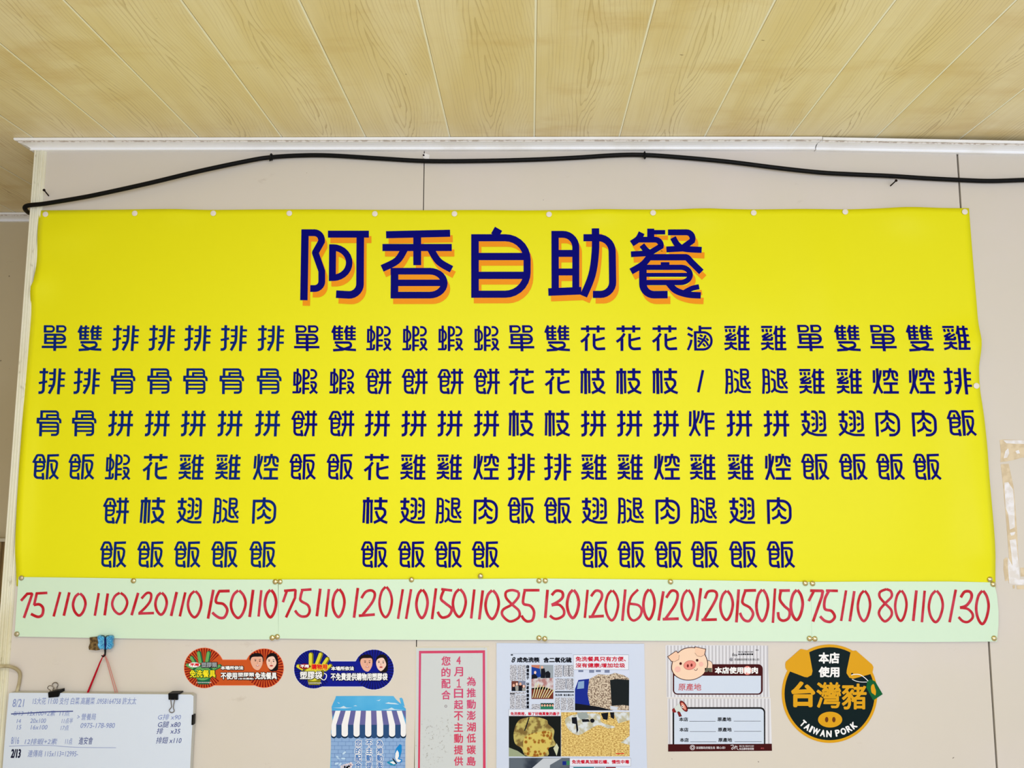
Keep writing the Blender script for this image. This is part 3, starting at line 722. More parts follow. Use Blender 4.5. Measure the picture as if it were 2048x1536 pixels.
M_bamb = noisy('brown_slats', (140, 112, 66), (92, 70, 36), 9, stretch=(1, 1, 0.2)); M_bamb2 = mat('pale_slats', (190, 166, 116), 0.6)
a = PB(-60, 1083, YB - 0.05); b = PB(24, 1202, YB - 0.05)
r = root('ribbed_blind', 'brown ribbed blind with a pale top rail, in the recess at the far left edge', 'blind', ((a.x + b.x) / 2, YB - 0.03, b.z))
mb = MB(); k = 26
for i in range(k):
    x = a.x + (b.x - a.x) * i / k; w = (b.x - a.x) / k
    mb.tube([(x + w / 2, YB - 0.035, b.z), (x + w / 2, YB - 0.035, a.z)], w * 0.48, M_bamb2 if i % 3 == 0 else M_bamb, 8)
mb.build('slats', r)
mb = MB(); mb.box((a.x, YB - 0.05, a.z), (b.x, YB, a.z + 0.012), mat('pale_rail', (206, 198, 176), 0.5)); mb.build('top_rail', r)
c = PB(24, 1226, YB - 0.05)
mb = MB(); mb.box((a.x, YB - 0.052, c.z), (b.x, YB - 0.015, b.z), mat('brown_rail', (118, 92, 44), 0.5)); mb.build('bottom_rail', r)
d = PB(24, 1228, YB - 0.1); e = PB(24, 1300, YB - 0.1)
r = root('wall_box', 'white box with black vent slots below the ribbed blind, at the far left edge', 'box', ((a.x + b.x) / 2, YB, e.z))
mb = MB(); mb.box((a.x, YB - 0.1, e.z), (b.x, YB, d.z), mat('box_white', (206, 204, 196), 0.4)); mb.build('casing', r)
mb = MB(); h = (d.z - e.z)
for i in range(4): mb.box((a.x + 0.01, YB - 0.104, d.z - h * (0.26 + 0.12 * i)), (b.x - 0.005, YB - 0.1001, d.z - h * (0.19 + 0.12 * i)), M_blk)
mb.build('vent_slots', r)

# ------------------------------------------------------------------ white board with handwriting
M_board = mat('white_board', (212, 222, 237), 0.35, 0, 0.4)
M_pen = mat('blue_pen', (132, 146, 196), 0.6); M_pen2 = mat('navy_pen', (62, 72, 136), 0.6); M_pen3 = mat('black_pen', (22, 22, 50), 0.6)
BO = 0.022
r = root('writing_board', 'white board with blue handwritten orders hanging at lower left', 'whiteboard', P(190, 1500, 0.012))
mb = MB(); mb.slab([(18, 1387), (22, 1385.5), (110, 1386), (250, 1388), (382, 1389), (387, 1392), (386.5, 1420), (383, 1480), (379, 1560), (372, 1680), (-8, 1680), (4, 1550), (12, 1450)], 0.004, BO, M_board, mat('board_edge', (196, 196, 190), 0.5)); mb.build('panel', r)
mb = MB(); mb.slab([(383.5, 1430), (387.5, 1430), (386.5, 1450), (382.8, 1450)], BO - 0.01, BO + 0.003, M_blk); mb.build('side_clip', r)
LN = [("8/21", 25, 1398, 49, 1414, 0), ("15大花 11:00 支付 白菜.高麗菜 .0958164758 許太太", 65, 1395, 273, 1409, 0), ("8/13  12x100+2素  11点", 27, 1421, 140, 1432, 0), ("14", 33, 1438, 42, 1446, 0), ("20x100", 60, 1437, 92, 1446, 0),
      ("11点半", 123, 1436, 146, 1447, 0), ("> 營養局", 154, 1427, 192, 1440, 0), ("15", 33, 1450, 43, 1459, 0), ("16x100", 61, 1450, 95, 1459, 0), ("17点", 121, 1450, 138, 1461, 0), ("0975-178-980", 161, 1446, 230, 1456, 0),
      ("8/16", 22, 1474, 38, 1488, 0), ("12排蝦+2素", 49, 1477, 115, 1489, 0), ("11点", 130, 1476, 145, 1489, 0), ("進安會", 157, 1474, 186, 1489, 1), ("連傳商 115x113=12995-", 55, 1500, 156, 1514, 0),
      ("G排 x90", 316, 1428, 362, 1440, 0), ("G腿 x80", 316, 1443, 361, 1455, 1), ("排    x35", 313, 1456, 361, 1468, 1), ("排翅 x110", 312, 1474, 363, 1487, 1)]
for t_, x0, y0, x1, y1, c in LN:
    mb = MB(); text(mb, t_, x0, y0, x1, y1, BO + 0.0005, (M_pen, M_pen2)[c], 0.0, 0.25); mb.build('handwriting', r)
mb = MB(); text(mb, "2/13", 21, 1498, 42, 1516, BO + 0.0005, M_pen3, 0.7, 0.3); mb.build('handwriting', r)
mb = MB(); mb.line([(22, 1428), (60, 1426), (100, 1423.5), (146, 1422.5)], 1.9, BO + 0.0008, M_pen2); mb.build('strike_line', r)
mb = MB(); mb.line(smooth2([(18, 1492.5), (60, 1491), (100, 1491), (150, 1494.5), (232, 1495.5)]), 0.8, BO + 0.0005, M_pen); mb.build('underline', r)
# binder clips
M_wirec = mat('clip_wire', (120, 112, 106), 0.3, 0.9)


def binder(label, body, loops):
    xs = [p[0] for p in body]; ys = [p[1] for p in body]
    rr = root('binder_clip', label, 'binder clip', P(sum(xs) / len(xs), sum(ys) / len(ys), BO), 'binder clips on the white board')
    mb = MB(); mb.slab(body, 0.002, BO + 0.006, M_blk); mb.build('clamp', rr)
    for lp in loops:
        mb = MB(); mb.tube([Vector(q) for q in smooth2([P(*p) for p in lp], 4)], 0.0011, M_wirec, 8); mb.build('wire_handle', rr)
    return rr


binder('small black binder clip with raised wire handles on the top left of the white board', [(96, 1385), (118.5, 1381), (118.5, 1386), (116, 1394), (97, 1395.5)],
       [[(98, 1385, BO + 0.004), (101, 1381, BO + 0.006), (95.5, 1377, BO + 0.007), (97, 1372.5, BO + 0.008), (102, 1371.5, BO + 0.008), (107, 1375, BO + 0.007), (106, 1379, BO + 0.006), (105, 1384, BO + 0.004)],
        [(109, 1384, 0.008), (109.5, 1378, 0.006), (104.5, 1371, 0.005), (107, 1366, 0.004), (113, 1365.5, 0.004), (116, 1370, 0.005), (113.5, 1376, 0.006), (115.5, 1383, 0.008)]])
binder('black binder clip with hanging wire handle on the top right of the white board', [(336.5, 1387), (358, 1386.5), (359, 1388), (355, 1389.5), (355, 1400), (337, 1399.5)],
       [[(341.5, 1398, BO + 0.007), (342.5, 1408, BO + 0.005), (343, 1414, BO + 0.004), (338.5, 1420, BO + 0.003), (340, 1424, BO + 0.003), (344.5, 1425.3, BO + 0.003), (348.5, 1422, BO + 0.003), (346.8, 1416, BO + 0.004), (347.5, 1408, BO + 0.005), (350, 1398, BO + 0.007)]])
# cords and butterfly hook
M_cord = mat('red_cord', (172, 14, 36), 0.6); M_pink = mat('faded_pink_cord', (196, 130, 120), 0.7)
r = root('hanging_cord', 'red and faded pink cord holding the white board on the hook', 'cord', P(208, 1311, 0.016))
mb = MB(); mb.tube([P(207.5, 1309, 0.017), P(200, 1325, 0.016), P(190, 1350, 0.014), P(174, 1389, 0.010)], [0.0012, 0.0022, 0.0028, 0.003], M_cord, 8); mb.build('red_strand', r)
mb = MB(); mb.tube([P(208.5, 1309, 0.017), P(214, 1325, 0.016), P(231.5, 1389, 0.010)], 0.0012, M_pink, 8)
mb.tube([P(209.5, 1308.5, 0.017), P(217, 1325, 0.015), P(236, 1389, 0.008)], 0.0012, M_pink, 8); mb.build('pink_strand', r)
M_bfly = noisy('blue_plastic', (70, 170, 216), (38, 120, 180), 120, 0.4, 0.65, 0.25, 4, spec=0.6)
M_brz = noisy('bronze_foil', (132, 106, 62), (70, 52, 26), 90, 0.4, 0.6, 0.3)
r = root('butterfly_hook', 'blue plastic butterfly wall hook at the lower edge of the leftmost price strip', 'hook', P(209, 1290, 0.004))
cy0 = 1285
for sx, nm in ((-1, 'wing'), (1, 'wing')):
    cxm = 210.5
    ol = [(0.5, -9), (3.5, -13), (8, -14.5), (13, -14), (15.5, -11), (15, -5), (13.8, 0), (15, 4), (14, 9), (11, 13), (7.5, 14), (5, 12.5), (3, 14.5), (0.8, 12)]
    ol = [tuple(q) for q in smooth2([(cxm + sx * x * 1.04, cy0 + y) for x, y in ol], 3, True)]
    if sx < 0: ol = ol[::-1]
    n = len(ol); mb = MB()
    c = Vector((cxm + sx * 7.5, cy0))
    A = [P(x, y, 0.016) for x, y in ol]
    B = [P(c.x + (x - c.x) * 0.86, c.y + (y - c.y) * 0.86, 0.0215) for x, y in ol]
    C2 = [P(c.x + (x - c.x) * 0.45, c.y + (y - c.y) * 0.45, 0.0195) for x, y in ol]
    D2 = [Vector((p.x, -0.012, p.z)) for p in A]
    vv = D2 + A + B + C2
    ff = [(k * n + i, k * n + (i + 1) % n, (k + 1) * n + (i + 1) % n, (k + 1) * n + i) for k in range(3) for i in range(n)]
    mb.add(vv, ff, M_bfly); mb.add(C2, [tuple(range(n))], M_bfly); mb.add(D2, [tuple(range(n))[::-1]], M_bfly)
    for ang in (-60, -38, -16, 12, 35, 58):      # raised veins
        e = Vector((cxm + sx * 12.6 * math.cos(math.radians(ang)), cy0 - 1 + 12.6 * math.sin(math.radians(ang))))
        mb.tube([P(cxm + sx * 2.0, cy0 - 1, 0.0215), P((cxm + e.x) / 2, (cy0 - 1 + e.y) / 2, 0.0222), P(e.x, e.y, 0.0216)], 0.0007, mat('vein_blue', (120, 205, 236), 0.3), 6)
    mb.build('wing', r)
mb = MB(); mb.tube([P(210.5, 1275, 0.022), P(210.5, 1280, 0.025), P(210.8, 1288, 0.026), P(211, 1298, 0.022)], [0.0012, 0.0028, 0.003, 0.0012], mat('body_navy', (16, 28, 84), 0.35), 10)
for sx in (-1, 1): mb.tube([P(210.5, 1276, 0.024), P(210.5 + sx * 3, 1271.5, 0.025), P(210.5 + sx * 8, 1271, 0.024)], 0.0009, M_blk, 6)
mb.build('butterfly_body', r)
mb = MB(); mb.slab([(179, 1275), (200, 1273), (204, 1290), (199, 1300), (192, 1301), (178, 1299.5), (177, 1294), (180, 1286)], 0.0088, 0.0125, M_brz); mb.build('mounting_plate', r)
mb = MB(); mb.tube([P(210, 1296, 0.012), P(210.5, 1304, 0.016), P(210, 1310, 0.018), P(207, 1313.5, 0.022), P(203, 1311, 0.026)], [0.003, 0.0026, 0.0024, 0.002, 0.0014], M_blk, 8); mb.build('hook_prong', r)

# ------------------------------------------------------------------ bone shaped stickers
M_white = mat('white_print', (240, 240, 240), 0.4); M_black = mat('black_print', (16, 14, 16), 0.4); M_skin = mat('skin_print', (226, 172, 148), 0.45); M_skin2 = mat('pale_skin_print', (236, 200, 184), 0.45)
M_lip = mat('lip_print', (186, 72, 70), 0.45); M_hair = mat('hair_print', (20, 14, 16), 0.4); M_ylw = mat('yellow_print', (244, 226, 40), 0.4); M_redp = mat('red_print', (214, 22, 30), 0.4)


def bone(c1, r1, c2, r2, y0, y1, grow=0.0):
    def arc(c, r, a0, a1, n=22): return [(c[0] + r * math.cos(a0 + (a1 - a0) * k / n), c[1] + r * math.sin(a0 + (a1 - a0) * k / n)) for k in range(n + 1)]
    r1 += grow; r2 += grow; y0 -= grow; y1 += grow
    a_t = math.asin((y0 - c1[1]) / r1); a_b = math.asin((y1 - c1[1]) / r1)
    b_t = math.asin((y0 - c2[1]) / r2); b_b = math.asin((y1 - c2[1]) / r2)
    return arc(c1, r1, a_b, 2 * math.pi + a_t) + arc(c2, r2, math.pi - b_t - 2 * math.pi + 2 * math.pi, math.pi * 3 - b_b)[0:]


def bone_sticker(label, c1, r1, c2, r2, y0, y1, base, ray_m, rim, hand_m, hand_d, hand, words):
    rr = root('bone_sticker', label, 'sticker', P((c1[0] + c2[0]) / 2, c1[1], 0.001), 'bone shaped stickers under the price strips')
    mb = MB(); mb.slab(bone(c1, r1, c2, r2, y0, y1, 1.0), 0.0, 0.0008, rim); mb.poly(bone(c1, r1, c2, r2, y0, y1), 0.0010, base)
    for c, rad in ((c1, r1), (c2, r2)):
        k = 46 if c is c1 else 40
        for i in range(k):
            a = 2 * math.pi * (i + 0.5) / k; da = math.pi / k * 0.5
            if abs(math.cos(a)) > 0.78 and (math.cos(a) > 0) == (c is c1): continue
            mb.poly([(c[0] + rad * .2 * math.cos(a), c[1] + rad * .2 * math.sin(a)), (c[0] + rad * math.cos(a - da), c[1] + rad * math.sin(a - da)), (c[0] + rad * math.cos(a + da), c[1] + rad * math.sin(a + da))], 0.0012, ray_m)
    mb.build('backing', rr)
    # hand picture
    mb = MB(); fx, fy = hand['palm']
    mb.ell(fx, fy, 21, 16, 0.0014, hand_d); mb.ell(fx - 1, fy + 2, 18, 14, 0.0015, hand_m); mb.poly([(fx - 14, fy + 8), (fx + 16, fy + 8), (fx + 12, fy + 24), (fx - 10, fy + 24)], 0.00145, hand_d)
    for (ax, ay), (bx, by), w in hand['fingers']:
        d = Vector((bx - ax, by - ay)); 
        mb.line([(ax + .8, ay), (bx + .8, by)], w + 1.6, 0.0014, hand_d); mb.ell(bx + .8, by, (w + 1.6) / 2, (w + 1.6) / 2, 0.0014, hand_d, 14)
        mb.line([(ax - .5, ay), (bx - .5, by)], w * .8, 0.0016, hand_m); mb.ell(bx - .5, by, w * .4, w * .4, 0.0016, hand_m, 14)
    mb.build('hand_picture', rr)
    # portraits
    cx, cy = c2
    for fx, fy, rx, ry, sk, fem in ((cx - 15, cy - 13, 12.3, 15.5, M_skin, 0), (cx + 15.5, cy - 12.5, 11.5, 15, M_skin2, 1)):
        mb = MB()
        if fem:
            mb.poly([tuple(q) for q in smooth2([(fx - 11, fy - 4), (fx - 8, fy - 14), (fx, fy - 18), (fx + 9, fy - 15), (fx + 12.5, fy - 4), (fx + 12.5, fy + 10), (fx + 10, fy + 17), (fx - 4, fy + 17)], 4, True)], 0.0016, M_hair)
            mb.poly([tuple(q) for q in smooth2([(fx - 11, fy - 1), (fx - 7, fy - 9), (fx + 3, fy - 11), (fx + 8, fy - 3), (fx + 9, fy + 4), (fx + 4, fy + 12), (fx - 2, fy + 15.5), (fx - 8, fy + 10)], 4, True)], 0.0018, sk)
        else:
            mb.poly([tuple(q) for q in smooth2([(fx - 13.5, fy - 3), (fx - 12, fy - 13), (fx - 3, fy - 17), (fx + 8, fy - 16), (fx + 13, fy - 9), (fx + 13, fy), (fx, fy + 4)], 4, True)], 0.0016, M_hair)
            mb.poly([tuple(q) for q in smooth2([(fx - 12, fy - 2), (fx - 9, fy - 9), (fx + 2, fy - 10), (fx + 11, fy - 9), (fx + 12, fy + 2), (fx + 9, fy + 11), (fx + 3, fy + 17), (fx - 5, fy + 14), (fx - 10, fy + 6)], 4, True)], 0.0018, sk)
        ex = -1 if fem else 2
        for s in (-1, 1):
            mb.ell(fx + ex + s * 4.4, fy - 1.5 + s * 0.4, 1.7, 0.9, 0.0020, M_hair, 12); mb.line([(fx + ex + s * 2.6, fy - 4.3), (fx + ex + s * 6.4, fy - 4.6)], 0.9, 0.0020, M_hair)
        mb.line([(fx + ex, fy - 1), (fx + ex - .8, fy + 3.4), (fx + ex + .6, fy + 3.8)], 0.6, 0.0020, mat('nose_line', (180, 120, 100), 0.5))
        mb.ell(fx + ex, fy + 7.6, 3.3, 1.5, 0.0020, M_lip, 14)
        if not fem: mb.ell(fx + ex, fy + 7.3, 2.4, 0.7, 0.0021, M_white, 12)
        mb.build('portrait_picture', rr)
    for t_, x0_, y0_, x1_, y1_, fill, edge, bold in words:
        mb = MB()
        if edge: text(mb, t_, x0_ - 1.0, y0_ - 1.0, x1_ + 1.6, y1_ + 1.6, 0.0021, edge, bold * 0.7 + 1.1)
        text(mb, t_, x0_, y0_, x1_, y1_, 0.0023, fill, bold * 0.7); mb.build('lettering', rr)
    return rr


M_or = mat('orange_sticker', (198, 84, 34), 0.35); M_or2 = mat('dark_red_rays', (128, 18, 14), 0.35); M_orr = mat('salmon_rim', (236, 118, 78), 0.35)
M_gr1 = mat('green_hand', (104, 168, 92), 0.4); M_gr2 = mat('dark_green_hand', (24, 96, 66), 0.4)
s = 8.192
X = lambda v: 350 + v / s
Y = lambda v: 1280 + v / s
rr = bone_sticker('orange bone shaped sticker with a green hand and two faces', (X(478), Y(458)), 39.6, (X(1460), Y(462)), 38.4, Y(330), Y(738), M_or, M_or2, M_orr, M_gr1, M_gr2,
    {'palm': (X(460), Y(530)), 'fingers': [((X(330), Y(400)), (X(270), Y(290)), 6.5), ((X(420), Y(380)), (X(388), Y(215)), 7.5), ((X(520), Y(380)), (X(548), Y(215)), 7.5), ((X(620), Y(480)), (X(730), Y(425)), 6), ((X(300), Y(470)), (X(200), Y(410)), 5.5)]},
    [('塑膠類', X(432), Y(365), X(690), Y(450), mat('silver_print', (150, 156, 160), 0.4), M_black, 0.5), ('免洗餐具', X(240), Y(490), X(665), Y(615), M_ylw, mat('green_edge', (20, 70, 30), 0.4), 0.6),
     ('本場所依法', X(748), Y(425), X(1120), Y(488), M_white, M_black, 0.5), ('不使用', X(748), Y(528), X(1018), Y(645), M_white, M_black, 0.7), ('塑膠類', X(1030), Y(532), X(1298), Y(602), M_white, M_black, 0.4),
     ('(含保麗龍)', X(1035), Y(618), X(1290), Y(652), M_white, M_black, 0.15), ('免洗餐具', X(1310), Y(528), X(1670), Y(645), M_white, M_black, 0.7), ('行政院環境保護署', X(345), Y(686), X(595), Y(706), M_white, None, 0)])
mb = MB(); mb.ell(X(318), Y(408), 11.5, 5, 0.0022, M_white); text(mb, '不用', X(245), Y(383), X(392), Y(432), 0.0024, M_redp, 0.45); mb.build('lettering', rr)
M_bl = mat('blue_sticker', (14, 24, 138), 0.35); M_bl2 = mat('navy_rays', (10, 14, 92), 0.35); M_blr = mat('white_rim', (222, 220, 232), 0.35)
M_yg1 = mat('yellow_hand', (216, 208, 58), 0.4); M_yg2 = mat('olive_hand', (128, 122, 24), 0.4)
X = lambda v: 570 + v / s
rr = bone_sticker('blue bone shaped sticker with a yellow hand and two faces', (X(465), Y(478)), 38.6, (X(1455), Y(485)), 40, Y(350), Y(762), M_bl, M_bl2, M_blr, M_yg1, M_yg2,
    {'palm': (X(470), Y(540)), 'fingers': [((X(420), Y(420)), (X(420), Y(240)), 8), ((X(510), Y(420)), (X(580), Y(235)), 7.5), ((X(600), Y(450)), (X(690), Y(310)), 7), ((X(640), Y(500)), (X(740), Y(420)), 6), ((X(300), Y(480)), (X(215), Y(430)), 7.5)]},
    [('購物用', X(432), Y(395), X(690), Y(485), M_redp, mat('yellow_edge', (240, 210, 60), 0.4), 0.6), ('塑膠袋', X(245), Y(512), X(610), Y(645), M_white, M_black, 0.6), ('本場所依法', X(755), Y(432), X(1130), Y(500), M_white, mat('navy_edge', (4, 6, 50), 0.4), 0.5),
     ('不免費提供購物用塑膠袋', X(748), Y(540), X(1680), Y(665), M_white, mat('navy_edge', (4, 6, 50), 0.4), 0.6), ('行政院環境保護署', X(380), Y(694), X(598), Y(716), M_white, None, 0)])
mb = MB(); mb.ell(X(322), Y(432), 11, 5.4, 0.0022, mat('dark_red_oval', (150, 18, 20), 0.4)); text(mb, '不用', X(250), Y(405), X(390), Y(455), 0.0024, M_white, 0.45)
mb.line(smooth2([(X(640), Y(545)), (X(678), Y(570)), (X(672), Y(625)), (X(640), Y(655)), (X(600), Y(640))]), 1.6, 0.0024, M_white); mb.build('lettering', rr)

# ------------------------------------------------------------------ awning flyer
z = 9.847
X = lambda v: 640 + v / z
Y = lambda v: 1380 + v / z
T = lambda L: [(X(a), Y(b)) for a, b in L]
r = root('awning_flyer', 'torn blue flyer with a striped awning and brick wall picture, below the blue sticker', 'flyer', P(738, 1460, 0.001))
M_brick = mat('flyer_brick_blue', (140, 172, 214), 0.4); M_mort = mat('flyer_mortar', (86, 122, 178), 0.4); M_sky = noisy('flyer_sky', (70, 166, 220), (94, 180, 226), 6, rough=0.4)
mb = MB()
mb.slab(T([(315, 120), (600, 118), (1050, 116), (1445, 120), (1500, 190), (1590, 270), (1690, 370), (1690, 900), (1680, 1000), (1675, 1540), (1668, 3200), (185, 3200), (200, 1540), (212, 1200), (222, 900), (215, 820), (250, 620), (245, 560), (228, 330), (262, 250), (300, 170)]), 0.0, 0.0006, M_sky)
mb.slab(T([(1565, 165), (1600, 150), (1630, 180), (1650, 260), (1668, 330), (1600, 285)]), 0.0, 0.0007, M_sky)
mb.build('paper', r)
mb = MB(); mb.rect(X(215), Y(880), X(1680), Y(3200), 0.0009, M_brick)
for i in range(28):
    yy = 940 + 78 * i; mb.line([(X(215), Y(yy)), (X(1680), Y(yy))], 0.55, 0.0011, M_mort)
    for k in range(11):
        xx = 215 + 72 + 144 * k - (72 if i % 2 else 0)
        if 215 < xx < 1680: mb.line([(X(xx), Y(yy)), (X(xx), Y(yy + 78))], 0.55, 0.0011, M_mort)
mb.build('brick_picture', r)
mb = MB(); M_aw = mat('awning_white', (236, 236, 238), 0.4); M_av = noisy('awning_violet', (96, 98, 156), (120, 104, 160), 5, rough=0.4); M_ad = mat('awning_navy', (42, 76, 122), 0.4); M_sc = mat('awning_shadow', (14, 40, 66), 0.4)
tb = [232, 305, 405, 505, 605, 705, 805, 905, 1005, 1110, 1210, 1310, 1410, 1510, 1610, 1688]
bb = [232, 225, 318, 425, 550, 660, 780, 890, 1010, 1122, 1245, 1360, 1480, 1590, 1690, 1690]
for i in range(15):
    dark = i % 2 == 0; a, b, c, d = tb[i], tb[i + 1], bb[i], bb[i + 1]
    if i == 0: mb.poly(T([(a, 408), (b, 408), (250, 540)]), 0.0012, M_av); continue
    if i == 14: mb.poly(T([(a, 408), (1688, 408), (1688, 580)]), 0.0012, M_av); continue
    mb.poly(T([(a, 408), (b, 408), (d, 685), (c, 685)]), 0.0012, M_av if dark else M_aw)
    yb = 900 if dark else 868; m_, rr_ = (d + c) / 2, (d - c) / 2
    mb.poly(T([(c, 685), (d, 685), (d, yb)] + [(m_ + rr_ * math.cos(t), yb + 52 * math.sin(t)) for t in [math.pi * k / 10 for k in range(1, 10)]] + [(c, yb)]), 0.0013, M_ad if dark else M_aw)
    mb.poly(T([(c - 6, 860), (d + 6, 860), (d + 6, 895)] + [(m_ + (rr_ + 6) * math.cos(t), 895 + 58 * math.sin(t)) for t in [math.pi * k / 10 for k in range(1, 10)]] + [(c - 6, 895)]), 0.00115, M_sc)
mb.build('awning_picture', r)
mb = MB(); M_cl = mat('cloud_print', (196, 220, 236), 0.4)
for L in ([(250, 352), (400, 345), (465, 312), (520, 345), (640, 350), (480, 364)], [(655, 318), (700, 300), (735, 318)], [(1280, 265), (1350, 238), (1390, 250), (1480, 255), (1560, 285), (1400, 278)], [(1200, 384), (1340, 376), (1410, 345), (1470, 378), (1660, 392), (1400, 394)],
          [(340, 235), (372, 252), (395, 262), (370, 268)], [(1105, 205), (1150, 200), (1200, 182), (1165, 215)]): mb.poly(T(L), 0.0009, M_cl)
mb.build('cloud_picture', r)
M_ink = mat('flyer_blue_ink', (26, 104, 180), 0.4)
for col, x0 in (('您的配合', 697), ('不主動提', 908), ('為推動澎', 1118)):
    mb = MB()
    for i, ch in enumerate(col):
        yy = 985 + 146 * i
        text(mb, ch, X(x0) - 1.2, Y(yy) - 1.2, X(x0 + 118) + 1.2, Y(yy + 125) + 1.2, 0.0014, M_white, 1.5); text(mb, ch, X(x0), Y(yy), X(x0 + 118), Y(yy + 125), 0.0016, M_ink, 0.25)
    mb.build('lettering', r)
mb = MB()
mb.poly(T([(1475, 1340), (1470, 1250), (1500, 1150), (1570, 1065), (1608, 1085), (1610, 1200), (1590, 1290), (1560, 1350), (1620, 1370), (1615, 1420), (1560, 1440), (1500, 1420)]), 0.0014, mat('wing_blue_print', (22, 132, 204), 0.4))
mb.poly(T([(1480, 1340), (1485, 1250), (1520, 1180), (1550, 1230), (1555, 1300), (1530, 1360), (1600, 1385), (1560, 1425), (1510, 1410)]), 0.0016, M_aw)
mb.poly(T([(1310, 1425), (1380, 1390), (1450, 1385), (1500, 1440), (1480, 1500), (1390, 1480)]), 0.0014, mat('wing_teal_print', (30, 142, 180), 0.4)); mb.poly(T([(1370, 1420), (1440, 1400), (1490, 1450), (1450, 1465)]), 0.0016, M_aw)
mb.line(T([(1430, 1350), (1470, 1400), (1510, 1455)]), 2.0, 0.0018, M_black); mb.build('butterfly_picture', r)
mb = MB(); M_pet = mat('petal_print', (190, 216, 238), 0.4)
for x, y, a in ((475, 1240, -0.7), (350, 1330, 0.9), (460, 1348, 0.1), (325, 1450, -0.3), (395, 1465, -0.8)): mb.ell(X(x), Y(y), 4.4, 1.9, 0.0014, M_pet, 14, a)
for x, y in ((600, 1475), (520, 1500), (450, 1520), (560, 1540)):
    for k in range(5): mb.ell(X(x) + 3.2 * math.cos(k * 1.257), Y(y) + 3.2 * math.sin(k * 1.257), 2.4, 2.4, 0.0015, mat('flower_print', (234, 222, 228), 0.4), 12)
mb.ell(X(600), Y(1475), 1.1, 1.1, 0.0017, mat('flower_heart', (140, 40, 60), 0.4), 10); mb.build('flower_picture', r)

# ------------------------------------------------------------------ pink bordered notice
z = 6.0
X = lambda v: 820 + v / z
Y = lambda v: 1280 + v / z
T = lambda L: [(X(a), Y(b)) for a, b in L]
r = root('paper_notice', 'scuffed white notice with a pink border and pink vertical writing, beside the wall joint', 'notice', P(905, 1420, 0.001))
M_nt = mat('notice_film', (214, 216, 216), 0.35, 0, 0.4); nn = NT(M_nt); x, y, zz = nn.co()
v_ = nn.xyz(x, y, zz); dirt = nn.m('MULTIPLY', nn.step(nn.noise(v_, 120, 4, 0.7), 0.56, 0.66), nn.step(nn.noise(v_, 7, 2), 0.54, 0.68)); nn.color(nn.mix(nn.m('MULTIPLY', dirt, 0.75), (200, 205, 206), (112, 102, 92)))
mb = MB(); mb.slab(T([(66, 82), (500, 80), (948, 76), (945, 500), (948, 900), (935, 1120), (945, 1540), (950, 3000), (40, 3000), (55, 1540), (58, 800)]), 0.0, 0.0006, mat('notice_edge', (212, 206, 186), 0.4)); mb.build('backing_film', r)
mb = MB(); mb.poly(T([(75, 96), (925, 92), (930, 3000), (55, 3000)]), 0.0008, M_nt); mb.build('face', r)
M_pk = noisy('pink_print', (200, 72, 116), (206, 60, 92), 3, rough=0.4)
mb = MB(); mb.poly(T([(108, 131), (900, 124), (900, 156), (108, 161)]), 0.0011, M_pk); mb.poly(T([(108, 131), (134, 131), (118, 1600), (96, 1600)]), 0.00112, M_pk); mb.poly(T([(872, 124), (900, 124), (908, 1600), (876, 1600)]), 0.00114, M_pk)
mb.poly(T([(118, 1590), (96, 1590), (80, 2990), (104, 2990)]), 0.0011, M_pk); mb.poly(T([(908, 1590), (876, 1590), (880, 2990), (912, 2990)]), 0.0011, M_pk); mb.build('border', r)
for col, x0, ys in (('為推動澎湖低碳島', 680, [440, 578, 715, 850, 988, 1122, 1260, 1398]), ('4月1日起不主動提供', 527, [195, 325, 470, 585, 720, 855, 990, 1125, 1262, 1398]), ('您的配合', 377, [195, 330, 468, 603])):
    mb = MB()
    for ch, yy in zip(col, ys):
        nr = ch == '4'
        if ch == '1': mb.line(T([(562, yy + 22), (588, yy + 4), (588, yy + 96)]), 2.4, 0.0011, M_pk); mb.line(T([(562, yy + 94), (612, yy + 94)]), 2.2, 0.0011, M_pk); continue
        text(mb, ch, X(x0 + (30 if nr else 0)), Y(yy), X(x0 + (82 if nr else 110)), Y(yy + (98 if nr else 112)), 0.0011, M_pk, 0.42)
    if x0 == 377:
        mb.line([(X(430) + 2.2 * math.cos(a), Y(795) + 2.2 * math.sin(a)) for a in [2 * math.pi * k / 16 for k in range(16)]], 0.8, 0.0011, mat('grey_print', (130, 110, 116), 0.4), True)
    mb.build('lettering', r)

# ------------------------------------------------------------------ photo collage poster
z = 6.0
X = lambda v: 980 + v / z
Y = lambda v: 1280 + v / z
T = lambda L: [(X(a), Y(b)) for a, b in L]
r = root('photo_poster', 'white sheet printed with newspaper clipping and four photos about throwaway tableware', 'poster', P(1140, 1420, 0.003))
M_pp = mat('poster_paper', (200, 210, 230), 0.35, 0, 0.4)
mb = MB(); mb.slab(T([(78, 36), (900, 42), (1850, 46), (1865, 800), (1885, 1540), (1905, 2600), (70, 2600), (76, 1540), (77, 800)]), 0.0, 0.0028, M_pp); mb.build('paper', r)
o1 = 0.0031; o2 = 0.0033; o3 = 0.0035; o4 = 0.0037
M_txt = noisy('newsprint_text', (214, 216, 226), (110, 110, 122), 420, 0.42, 0.6, 0.5, 2); M_ink2 = mat('news_ink', (14, 16, 26), 0.4); M_grey = mat('grey_rule', (130, 134, 150), 0.4)
mb = MB()
